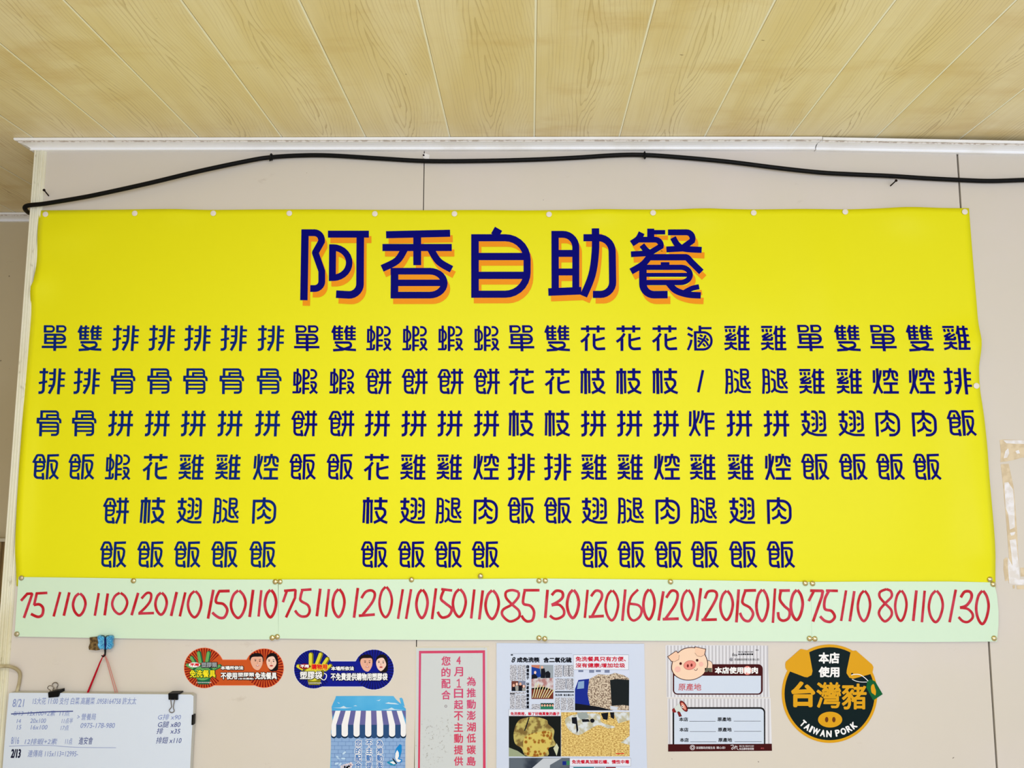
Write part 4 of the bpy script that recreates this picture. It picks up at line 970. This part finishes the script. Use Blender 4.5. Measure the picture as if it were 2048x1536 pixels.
for a in ((240, 300, 322, 488), (330, 300, 378, 488), (384, 300, 428, 488), (240, 640, 300, 826), (306, 660, 366, 826), (372, 660, 432, 826), (775, 300, 868, 445), (885, 300, 1005, 440), (785, 462, 905, 600), (920, 462, 1005, 600), (780, 690, 840, 845), (850, 690, 920, 845), (928, 690, 1005, 845), (500, 770, 600, 828), (240, 622, 428, 650)):
    tbk = MB(); tbk.rect(X(a[0]), Y(a[1]), X(a[2]), Y(a[3]), o1, M_txt); tbk.build('text_block', r)
mb.line(T([(250, 163), (985, 163)]), 0.5, o1, M_grey); mb.rect(X(780), Y(614), X(1008), Y(630), o1, mat('dark_rule', (60, 66, 78), 0.4))
for xx, a, b in ((878, 305, 430), (945, 305, 430), (912, 465, 585), (985, 465, 580)): mb.line(T([(xx, a), (xx, b)]), 0.9, o2, M_ink2)
mb.rect(X(250), Y(172), X(275), Y(186), o2, M_ink2)
mb.build('news_rules', r)
mb = MB(); text(mb, '8', X(258), Y(205), X(306), Y(270), o2, M_ink2, 0.3, 0.3); text(mb, '成免洗筷', X(322), Y(207), X(595), Y(270), o2, M_ink2, 0.55); text(mb, '含二氧化硫', X(640), Y(207), X(980), Y(272), o2, M_ink2, 0.55)
for i, ch in enumerate('自備筷子'): text(mb, ch, X(436), Y(300 + 45 * i), X(470), Y(340 + 45 * i), o2, M_ink2, 0.35)
text(mb, '50', X(436), Y(512), X(470), Y(545), o2, M_ink2, 0.3)
for i, ch in enumerate('家餐廳享優惠'): text(mb, ch, X(436), Y(552 + 46 * i), X(470), Y(592 + 46 * i), o2, M_ink2, 0.35)
text(mb, '免洗筷', X(782), Y(648), X(868), Y(674), o2, M_ink2, 0.1); text(mb, '衛生署公布', X(882), Y(648), X(1006), Y(674), o2, M_ink2, 0.1); mb.build('headline', r)


def caption(box, lines, bold=0.25):
    mb = MB(); mb.rect(*box, o3, mat('caption_white', (222, 226, 238), 0.4)); x0, y0, x1, y1 = box
    mb.line([(x0, y0), (x1, y0), (x1, y1), (x0, y1)], 0.4, o3 + 0.0001, M_grey, True)
    for t_, a, b, c, d in lines: text(mb, t_, X(a), Y(b), X(c), Y(d), o4, mat('caption_red', (196, 26, 52), 0.4), bold)
    mb.build('caption', r)


caption((X(1002), Y(178), X(1664), Y(358)), [('免洗餐具只有方便、', 1026, 198, 1630, 258), ('沒有健康;增加垃圾', 1026, 276, 1622, 334)], 0.35)
caption((X(226), Y(832), X(852), Y(912)), [('免洗筷裡，躲了好幾萬隻的蟲子', 246, 864, 836, 906)])
caption((X(958), Y(1418), X(1690), Y(1512)), [('免洗餐具加酸石蠟、慢性中毒', 982, 1438, 1672, 1486)], 0.3)
# picture of people over a table with chopsticks
mb = MB(); R_ = lambda a, b, c, d, o, m: mb.rect(X(a), Y(b), X(c), Y(d), o, m)
R_(498, 300, 760, 708, o1, mat('pic_grey', (150, 160, 170), 0.4)); mb.poly(T([(498, 300), (600, 300), (590, 345), (498, 320)]), o2, mat('pic_salmon', (190, 120, 96), 0.4)); mb.poly(T([(498, 322), (600, 345), (612, 440), (498, 470)]), o2, mat('pic_blue', (22, 60, 150), 0.4))
mb.poly(T([(498, 465), (760, 455), (760, 600), (498, 590)]), o2, noisy('pic_papers', (206, 200, 204), (170, 120, 120), 60)); mb.poly(T([(498, 580), (640, 560), (760, 600), (760, 708), (498, 708)]), o2, mat('pic_maroon', (112, 48, 34), 0.4))
mb.poly(T([(612, 345), (655, 340), (668, 400), (660, 458), (608, 455)]), o3, M_ink2); mb.ell(X(625), Y(328), 2.4, 3, o3, M_skin, 12); mb.poly(T([(668, 385), (700, 370), (725, 400), (722, 455), (665, 456)]), o3, M_ink2); mb.poly(T([(500, 420), (540, 405), (570, 440), (565, 460), (500, 465)]), o3, M_ink2); mb.ell(X(542), Y(390), 2.4, 3.2, o4, M_skin2, 12)
for i in range(8): mb.line(T([(512 + i * 26, 695), (556 + i * 27 + (i * 3), 512 + i * 12)]), 1.7, o4, mat('chopstick_print', (222, 212, 150), 0.4) if i % 2 else mat('chopstick_pale', (204, 208, 172), 0.4))
mb.build('picture', r)
mb = MB(); R_ = lambda a, b, c, d, o, m: mb.rect(X(a), Y(b), X(c), Y(d), o, m)
R_(258, 492, 426, 612, o1, mat('pic_brown', (110, 60, 50), 0.4)); R_(340, 492, 426, 540, o2, mat('pic_dusk', (120, 126, 150), 0.4))
for x, y, m in ((285, 545, M_skin), (322, 530, M_skin2), (365, 528, M_skin), (406, 555, M_skin2)):
    mb.poly(T([(x - 26, 612), (x - 18, y + 18), (x + 18, y + 18), (x + 22, 612)]), o3, M_ink2 if m is M_skin else mat('pic_coat', (150, 150, 146), 0.4)); mb.ell(X(x), Y(y), 2.2, 3, o4, m, 12)
mb.build('picture', r)
mb = MB(); R_ = lambda a, b, c, d, o, m: mb.rect(X(a), Y(b), X(c), Y(d), o, m)
R_(606, 758, 762, 830, o1, mat('pic_green', (38, 120, 92), 0.4))
for i in range(5): mb.ell(X(625 + i * 32), Y(775), 2.6, 2.8, o2, M_ink2, 12); mb.ell(X(625 + i * 32), Y(785), 2.0, 2.4, o3, M_skin, 12)
mb.build('picture', r)
# truck with a heap of rubbish
mb = MB(); R_ = lambda a, b, c, d, o, m: mb.rect(X(a), Y(b), X(c), Y(d), o, m)
R_(1020, 360, 1668, 845, o1, mat('pic_sky', (206, 214, 236), 0.4))
M_heap = noisy('pic_heap', (214, 198, 176), (112, 90, 74), 240, 0.4, 0.62, 0.5, 4)
mb.poly(T([(1020, 590), (1060, 480), (1190, 465), (1200, 800), (1020, 845)]), o2, mat('pic_truck_blue', (20, 40, 140), 0.4)); mb.poly(T([(1060, 500), (1130, 490), (1128, 580), (1045, 588)]), o3, mat('pic_glass', (130, 160, 200), 0.4)); mb.poly(T([(1020, 760), (1300, 800), (1480, 845), (1020, 845)]), o3, M_ink2)
mb.poly(T([(1190, 470), (1300, 410), (1420, 420), (1500, 395), (1600, 420), (1668, 460), (1668, 845), (1350, 835), (1200, 790), (1170, 650)]), o2 + 0.0001, M_heap); mb.poly(T([(1440, 480), (1520, 468), (1670, 480), (1668, 790), (1600, 780), (1460, 790), (1450, 620)]), o3, mat('pic_dark_box', (20, 26, 28), 0.4))
for i, xx in enumerate((1060, 1190, 1270, 1375)): R_(xx, 360, xx + 60, 385 + 8 * (i % 2), o2, mat('pic_window', (120, 130, 160), 0.4))
mb.poly(T([(1440, 790), (1540, 805), (1520, 840), (1450, 830)]), o4, mat('pic_bag', (200, 206, 220), 0.4)); mb.build('picture', r)
# honeycomb close-up
M_hny = mat('pic_honeycomb', (176, 140, 60), 0.4); n = NT(M_hny); x, y, zz = n.co(); vo = n.n.new('ShaderNodeTexVoronoi'); n.l.new(n.xyz(x, y, zz), vo.inputs[0]); vo.inputs['Scale'].default_value = 95
n.color(n.mix(n.step(vo.outputs[0], 0.3, 0.55), (150, 92, 26), (206, 186, 96)))
M_wax = noisy('pic_wax', (186, 172, 96), (120, 96, 44), 60)
mb = MB(); R_ = lambda a, b, c, d, o, m: mb.rect(X(a), Y(b), X(c), Y(d), o, m)
R_(226, 914, 850, 1398, o1, mat('pic_black', (16, 20, 18), 0.4)); mb.poly(T([(226, 1290), (330, 1330), (430, 1398), (226, 1398)]), o2, mat('pic_pale_green', (150, 160, 130), 0.4))
mb.poly([tuple(q) for q in smooth2(T([(285, 1110), (340, 970), (450, 930), (560, 925), (680, 960), (700, 1010), (770, 1080), (760, 1180), (790, 1260), (700, 1300), (690, 1390), (440, 1395), (380, 1300), (300, 1240)]), 4, True)], o3, M_wax)
mb.poly([tuple(q) for q in smooth2(T([(420, 1160), (560, 1110), (720, 1090), (745, 1180), (720, 1270), (640, 1385), (450, 1390), (400, 1290)]), 4, True)], o4, M_hny); mb.poly(T([(800, 1240), (825, 1290), (800, 1390), (760, 1300)]), o3, mat('pic_pale_wing', (196, 200, 170), 0.4)); mb.line(T([(470, 930), (430, 1050), (415, 1090)]), 2.2, o4, M_ink2); mb.build('picture', r)
# straw spread by two people
M_straw = noisy('pic_straw', (232, 206, 128), (168, 128, 58), 190, 0.36, 0.66, 0.5, 5, (1.0, 1, 2.0))
mb = MB(); R_ = lambda a, b, c, d, o, m: mb.rect(X(a), Y(b), X(c), Y(d), o, m)
R_(854, 866, 1676, 1396, o1, M_straw); M_mat = noisy('pic_cloth', (208, 214, 218), (180, 176, 150), 60)
mb.poly([tuple(q) for q in smooth2(T([(900, 960), (990, 900), (1230, 880), (1320, 900), (1340, 990), (1500, 1040), (1420, 1060), (1300, 1020), (1180, 1080), (1060, 1140), (950, 1080)]), 4, True)], o2, M_mat); mb.poly(T([(1480, 870), (1676, 870), (1676, 960), (1540, 1000)]), o2, M_mat); mb.poly(T([(1676, 1150), (1676, 1260), (1570, 1230)]), o2, M_mat)
for L in ([(980, 930), (1040, 925), (1060, 1080), (1040, 1120), (1030, 1010), (985, 1000)], [(1100, 950), (1180, 950), (1200, 980), (1110, 985)], [(1330, 880), (1420, 870), (1410, 960), (1360, 950)], [(1440, 868), (1490, 868), (1490, 950), (1450, 930)]): mb.poly(T(L), o3, M_ink2)
mb.ell(X(1228), Y(968), 4.5, 4.2, o3, M_ink2, 14); mb.poly(T([(1045, 870), (1160, 868), (1190, 930), (1100, 960), (1060, 930)]), o3, mat('pic_shirt', (150, 160, 158), 0.4)); mb.line(T([(1510, 1364), (1610, 1362)]), 1.6, o3, M_redp); mb.build('picture', r)
# lower picture running out of frame
mb = MB(); R_ = lambda a, b, c, d, o, m: mb.rect(X(a), Y(b), X(c), Y(d), o, m)
R_(228, 1414, 956, 1900, o1, noisy('pic_navy', (34, 44, 60), (90, 100, 112), 12)); mb.poly(T([(500, 1540), (640, 1420), (860, 1418), (720, 1500), (700, 1900), (480, 1900)]), o2, mat('pic_mist', (190, 196, 204), 0.4)); R_(870, 1455, 915, 1500, o3, mat('pic_logo_blue', (20, 40, 130), 0.4)); R_(918, 1450, 956, 1500, o3, mat('pic_logo_green', (60, 130, 90), 0.4))
R_(1000, 1524, 1250, 1900, o1, mat('pic_teal', (40, 110, 130), 0.4)); R_(1260, 1524, 1380, 1900, o1, mat('pic_grey2', (120, 130, 140), 0.4)); R_(1390, 1524, 1510, 1900, o1, mat('pic_dark_red', (120, 30, 40), 0.4)); mb.build('picture', r)

# ------------------------------------------------------------------ pork origin stickers
z = 6.4
X = lambda v: 1310 + v / z
Y = lambda v: 1280 + v / z
T = lambda L: [(X(a), Y(b)) for a, b in L]
M_st = mat('sticker_white', (222, 222, 228), 0.35); M_stripe = mat('sticker_stripe', (190, 188, 194), 0.35); M_maroon = mat('maroon_print', (66, 12, 14), 0.4); M_field = mat('field_blue', (204, 215, 232), 0.35); M_pig = mat('pig_pink', (240, 208, 182), 0.4)


def rrect(x0, y0, x1, y1, q, corners='1111'):
    out = []
    for (cx, cy, a0), on in zip(((x0 + q, y0 + q, 180), (x1 - q, y0 + q, 270), (x1 - q, y1 - q, 0), (x0 + q, y1 - q, 90)), corners):
        if on == '1': out += [(cx + q * math.cos(math.radians(a0 + 15 * k)), cy + q * math.sin(math.radians(a0 + 15 * k))) for k in range(7)]
        else: out.append((cx + q * (1 if a0 in (270, 0) else -1), cy + q * (1 if a0 in (0, 90) else -1)))
    return out


r = root('pork_sticker', 'white sticker with a pig face and a maroon heading, upper of the pig pair', 'sticker', P(1435, 1342, 0.001), 'pork origin stickers')
mb = MB(); mb.slab(T([(135, 72), (150, 64), (700, 66), (1438, 70), (1445, 300), (1470, 735), (800, 738), (150, 738), (140, 400)]), 0.0, 0.0006, M_st)
for i in range(30):
    x0 = 152 + i * 44; mb.poly(T([(x0, 72), (x0 + 20, 72), (x0 + 22, 730), (x0 + 2, 730)]), 0.0008, M_stripe)
mb.build('backing', r)
mb = MB(); mb.poly(T(rrect(228, 310, 1380, 700, 60, '1111')), 0.0010, M_maroon); mb.poly(T(rrect(246, 458, 1356, 684, 40, '0011')), 0.0012, M_field); mb.build('text_field', r)
mb = MB(); text(mb, '本店使用豬肉', X(765), Y(345), X(1318), Y(432), 0.0016, M_white, 0.6); mb.ell(X(1182), Y(390), 8.2, 9, 0.0014, mat('word_blob', (226, 130, 120), 0.4)); mb.build('heading', r)
mb = MB(); text(mb, '原產地', X(300), Y(556), X(592), Y(648), 0.0016, mat('coral_print', (196, 86, 90), 0.4), 0.15); mb.build('lettering', r)
mb = MB(); text(mb, '衛生福利部', X(1062), Y(143), X(1258), Y(162), 0.0012, M_black, 0); text(mb, '食品藥物管理署', X(1062), Y(172), X(1258), Y(194), 0.0012, M_black, 0.1); text(mb, 'FDA', X(1000), Y(182), X(1054), Y(206), 0.0012, M_black, 0.1, 0.2); mb.line(T([(992, 205), (996, 180), (1008, 165)]), 1.0, 0.0012, M_black)
text(mb, '澎湖縣政府衛生局 關心您!', X(1016), Y(236), X(1336), Y(264), 0.0012, M_black, 0); text(mb, '廣告', X(1290), Y(120), X(1326), Y(138), 0.0012, M_black, 0)
mb.line([(X(975) + 2.8 * math.cos(a), Y(250) + 2.8 * math.sin(a)) for a in [2 * math.pi * k / 16 for k in range(16)]], 0.9, 0.0012, mat('seal_blue', (40, 44, 70), 0.4), True); mb.ell(X(975), Y(250), 1.2, 1.2, 0.0012, M_black, 10); mb.build('small_print', r)
mb = MB()
body = smooth2(T([(220, 330), (250, 230), (330, 140), (420, 105), (520, 108), (610, 160), (660, 250), (665, 340), (610, 440), (500, 500), (380, 505), (280, 465), (228, 400)]), 5, True)
c = Vector((X(440), Y(305)))
mb.poly([tuple(c + (q - c) * 1.045) for q in body], 0.0016, M_maroon); mb.poly([tuple(q) for q in body], 0.0018, M_pig)
for ear in ([(168, 215), (270, 145), (310, 190), (305, 250), (250, 278), (212, 270)], [(515, 92), (645, 120), (630, 190), (590, 214), (540, 205), (510, 165)]):
    e = T(ear); ce = sum((Vector(q) for q in e), Vector((0, 0))) / len(e)
    mb.poly([tuple(ce + (Vector(q) - ce) * 1.13) for q in e], 0.0017, M_maroon); mb.poly(e, 0.0019, mat('pig_ear', (238, 198, 170), 0.4)); mb.line(e[2:] if ear[0][0] < 400 else e[2:], 0.5, 0.0021, M_maroon)
mb.ell(X(290), Y(375), 6, 6, 0.0019, mat('pig_cheek', (238, 184, 170), 0.4)); mb.ell(X(590), Y(310), 4.5, 5, 0.0019, mat('pig_cheek', (238, 184, 170), 0.4))
mb.ell(X(445), Y(322), 12.6, 9.4, 0.0020, mat('snout_line', (170, 90, 80), 0.4), 28, -0.2); mb.ell(X(445), Y(322), 12, 8.8, 0.0021, mat('snout_pink', (230, 140, 128), 0.4), 28, -0.2)
for x, y in ((420, 330), (468, 322)): mb.ell(X(x), Y(y), 2.1, 3.3, 0.0023, mat('nostril', (120, 40, 36), 0.4), 14)
for x, y in ((328, 302), (540, 260)): mb.ell(X(x), Y(y), 2.6, 2.8, 0.0021, M_maroon, 14)
mb.line(smooth2(T([(502, 376), (515, 388), (535, 384), (544, 362)])), 0.9, 0.0021, M_maroon)
arm = rrect(X(632), Y(268), X(732), Y(410), 7.5, '1100'); mb.poly(rrect(X(628), Y(262), X(737), Y(412), 8.3, '1100'), 0.0014, M_maroon); mb.poly(arm, 0.0016, M_pig); mb.rect(X(638), Y(358), X(728), Y(410), 0.0018, mat('hoof_grey', (96, 96, 80), 0.4)); mb.poly(T([(672, 410), (684, 385), (696, 410)]), 0.0020, M_maroon)
mb.build('pig_picture', r)

r = root('pork_sticker', 'white sticker with a megaphone and blank name lines, lower of the pig pair', 'sticker', P(1439, 1449, 0.001), 'pork origin stickers')
mb = MB(); mb.slab(T([(160, 748), (800, 748), (1478, 742), (1485, 1000), (1498, 1418), (168, 1428), (165, 1100)]), 0.0, 0.0006, M_st)
for i in range(28):
    x0 = 172 + i * 47; mb.poly(T([(x0, 752), (x0 + 22, 752), (x0 + 26, 1332), (x0 + 4, 1332)]), 0.0008, M_stripe)
mb.build('backing', r)
mb = MB(); mb.poly(T(rrect(226, 860, 1410, 1334, 62, '1100')), 0.0010, M_black); mb.poly(T([(246, 1334)] + rrect(246, 882, 1392, 1300, 46, '1100')[:14] + [(1394, 1334)]), 0.0012, M_field); mb.build('text_field', r)
mb = MB(); mb.poly(T([(168, 1334), (1495, 1328), (1498, 1418), (168, 1428)]), 0.0012, M_maroon); mb.build('footer_band', r)
mb = MB()
for i, yy in enumerate((990, 1122, 1254)):
    dx = 5 * i; text(mb, '本店', X(308 + dx), Y(yy), X(422 + dx), Y(yy + 52), 0.0014, M_black, 0.25); text(mb, '原產地', X(800 + dx), Y(yy - 2), X(976 + dx), Y(yy + 52), 0.0014, M_black, 0.25)
    mb.line(T([(440 + dx, yy + 50), (776 + dx, yy + 50)]), 0.7, 0.0014, M_black); mb.line(T([(1008 + dx, yy + 48), (1355 + dx, yy + 48)]), 0.7, 0.0014, M_black)
mb.build('lettering', r)
mb = MB(); M_pw = mat('footer_pale', (208, 200, 204), 0.4); text(mb, '澎湖縣政府衛生局', X(526), Y(1362), X(768), Y(1396), 0.0015, M_pw, 0.1); text(mb, '關心您!', X(788), Y(1362), X(900), Y(1394), 0.0015, M_pw, 0.1); text(mb, '衛生福利部', X(1076), Y(1346), X(1266), Y(1370), 0.0015, M_pw, 0); text(mb, '食品藥物管理署', X(1076), Y(1378), X(1266), Y(1408), 0.0015, M_pw, 0.1); text(mb, '廣告', X(1354), Y(1376), X(1396), Y(1396), 0.0015, mat('coral_print', (196, 86, 90), 0.4), 0)
for k_, rad in ((0, 4.6), (1, 2.4)): mb.line([(X(480) + rad * math.cos(a), Y(1376) + rad * math.sin(a)) for a in [2 * math.pi * k / 20 for k in range(20)]], 1.2, 0.0015, M_pw, True)
mb.line(smooth2(T([(968, 1350), (1000, 1345), (1000, 1370), (980, 1385), (990, 1400), (1020, 1370), (1030, 1350)])), 1.2, 0.0015, M_pw); mb.line(smooth2(T([(1020, 1400), (1030, 1370), (1050, 1360), (1048, 1390), (1070, 1405)])), 1.2, 0.0015, M_pw); mb.build('small_print', r)
mb = MB(); M_mg = mat('megaphone_red', (132, 34, 34), 0.4)
mb.poly(T([(280, 915), (312, 905), (345, 975), (308, 985)]), 0.0014, M_maroon); mb.poly(T([(286, 918), (308, 912), (335, 970), (312, 976)]), 0.0015, M_mg); mb.poly(T([(218, 890), (245, 868), (275, 925), (240, 930), (222, 915)]), 0.0014, M_mg); mb.poly(T([(245, 868), (322, 800), (395, 915), (275, 925)]), 0.0015, mat('megaphone_pale', (206, 214, 210), 0.4))
mb.ell(X(368), Y(848), 5.6, 12.6, 0.0017, M_maroon, 24, -0.55); mb.ell(X(366), Y(848), 4.7, 11.4, 0.0018, M_mg, 24, -0.55); mb.ell(X(366), Y(848), 3.0, 8.2, 0.0019, mat('megaphone_pink', (226, 150, 130), 0.4), 24, -0.55); mb.ell(X(352), Y(852), 2.2, 2.8, 0.0021, M_white, 14); mb.ell(X(352), Y(852), 1.2, 1.6, 0.0022, M_mg, 12); mb.build('megaphone_picture', r)

# ------------------------------------------------------------------ round pork emblem
z = 6.677
X = lambda v: 1540 + v / z
Y = lambda v: 1270 + v / z
T = lambda L: [(X(a), Y(b)) for a, b in L]
M_gold = mat('gold_print', (216, 158, 26), 0.35); M_dkg = mat('dark_green_print', (8, 28, 30), 0.35); M_gold2 = mat('gold_edge', (196, 136, 20), 0.4)
r = root('round_sticker', 'round dark green and gold pig head sticker at lower right', 'sticker', P(1660, 1390, 0.001))
cx, cy, R1 = X(796), Y(784), 638 / z
circ = [(cx + R1 * math.cos(a) * 1.0, cy + R1 * 1.03 * math.sin(a)) for a in [2 * math.pi * k / 72 for k in range(72)]]
mb = MB(); mb.slab(circ, 0.0, 0.0010, M_gold, M_gold2); mb.build('disc', r)
mb = MB(); mb.poly([(cx + (R1 - 5.4) * math.cos(a), cy + (R1 * 1.03 - 5.4) * math.sin(a)) for a in [2 * math.pi * k / 72 for k in range(72)]], 0.0012, M_dkg); mb.build('dark_field', r)
for L in ([(205, 395), (212, 360), (400, 195, ), (420, 188), (500, 205), (522, 225), (568, 480), (555, 535), (500, 565), (460, 560), (225, 470), (208, 440)], [(1075, 235), (1090, 215), (1150, 208), (1365, 395), (1382, 430), (1370, 495), (1350, 520), (1110, 585), (1060, 570), (1022, 510), (1025, 470)]):
    mb = MB(); mb.slab(T(L), 0.0, 0.0014, M_gold, M_gold2); mb.build('ear', r)
mb = MB(); text(mb, '本店', X(648), Y(232), X(928), Y(382), 0.0016, M_white, 0.9); text(mb, '使用', X(648), Y(422), X(928), Y(565), 0.0016, M_white, 0.9); mb.build('lettering', r)
mb = MB()
for ch, a, b, c_, d in (('台', 282, 618, 606, 965), ('灣', 620, 628, 950, 978), ('豬', 958, 648, 1290, 995)): text(mb, ch, X(a), Y(b), X(c_), Y(d), 0.0016, M_gold, 2.2 if ch == '台' else 1.1)
mb.build('gold_lettering', r)
mb = MB(); mb.ell(X(803), Y(1130), 24.2, 15.8, 0.0016, M_gold, 36); mb.ell(X(757), Y(1130), 3.4, 5.4, 0.0018, mat('brown_print', (104, 56, 18), 0.4), 16); mb.ell(X(853), Y(1130), 3.4, 5.4, 0.0018, mat('brown_print', (104, 56, 18), 0.4), 16); mb.build('snout', r)
mb = MB(); RT = 530 / z
st = 'TAIWAN PORK'; wd = {'T': .9, 'A': 1.05, 'I': .45, 'W': 1.45, 'N': 1.1, ' ': .5, 'P': .95, 'O': 1.15, 'R': 1.0, 'K': 1.05}
tot = sum(wd[c] for c in st); a0, a1 = math.radians(136.5), math.radians(47.5); acc = 0
for ch in st:
    m_ = acc + wd[ch] / 2; acc += wd[ch]
    if ch == ' ': continue
    ang = a0 + (a1 - a0) * m_ / tot; px, py = cx + RT * math.cos(ang) * 0.985, cy + 2 + RT * math.sin(ang) * 0.985
    hw = abs(a1 - a0) * RT * wd[ch] / tot / 2 * 0.86
    text(mb, ch, px - hw, py - 6.9, px + hw, py + 6.9, 0.0016, M_white, 0.75 if ch != 'I' else 0.9, 0.0, ang - math.pi / 2)
mb.build('lettering', r)
mb = MB(); mb.slab(T([(1300, 610), (1345, 592), (1405, 620), (1505, 790), (1378, 874), (1285, 700)]), 0.0, 0.0018, mat('tag_green', (14, 92, 48), 0.4)); mb.poly([tuple(q) for q in smooth2(T([(1375, 655), (1390, 665), (1400, 700), (1415, 750), (1408, 805), (1385, 790), (1358, 770), (1348, 720), (1352, 680)]), 3, True)], 0.0020, M_gold); mb.build('tag', r)
mb = MB(); mb.line(smooth2(T([(1085, 535), (1130, 525), (1200, 530), (1270, 575), (1310, 615)])), 1.5, 0.0019, M_white); mb.line(smooth2(T([(1095, 590), (1150, 615), (1220, 628), (1295, 628)])), 1.2, 0.0019, M_white); mb.ell(X(1097), Y(522), 2.3, 2.4, 0.0017, M_dkg, 14); mb.build('tag_string', r)

# ------------------------------------------------------------------ tape and paper left on the wall at right
z = 4.5185
X = lambda v: 1940 + v / z
Y = lambda v: 860 + v / z
T = lambda L: [(X(a), Y(b)) for a, b in L]
r = root('tape_residue', 'frame of torn beige tape and white paper left on the wall, right of the banner', 'tape', P(2025, 1030, 0.001))
M_tp = noisy('old_tape', (220, 202, 170), (206, 186, 152), 40); M_tw = noisy('torn_paper', (234, 232, 234), (222, 216, 210), 50)
mb = MB()
for L in ([(268, 92), (300, 85), (420, 90), (800, 96), (800, 240), (470, 250), (400, 270), (330, 285), (275, 290), (280, 200)], [(278, 310), (350, 305), (370, 400), (395, 520), (410, 700), (425, 900), (440, 1200), (440, 1370), (350, 1385), (352, 1150), (330, 850), (300, 500)], [(305, 1170), (330, 1150), (360, 1180), (350, 1360), (318, 1365), (303, 1260)], [(385, 1405), (405, 1400), (405, 1430), (390, 1435)], [(420, 1405), (800, 1400), (800, 1435), (425, 1440)], [(455, 1245), (800, 1235), (800, 1320), (460, 1325)]):
    mb.slab(T(L), 0.0, 0.0005, M_tp)
mb.build('beige_tape', r)
mb = MB()
for L in ([(300, 92), (420, 92), (800, 98), (800, 130), (420, 125), (330, 120)], [(320, 190), (345, 165), (355, 210), (335, 250), (305, 255)], [(410, 190), (440, 180), (452, 210), (425, 215)], [(310, 475), (345, 470), (390, 540), (402, 700), (405, 880), (360, 900), (345, 760), (322, 700)], [(360, 930), (410, 920), (398, 950), (372, 955)], [(360, 995), (415, 985), (428, 1100), (440, 1220), (450, 1350), (800, 1350), (800, 1395), (440, 1398), (355, 1388), (340, 1200), (345, 1150), (385, 1230), (372, 1100)]):
    mb = MB(); mb.slab(T(L), 0.0, 0.0008, M_tw); mb.build('white_paper', r)
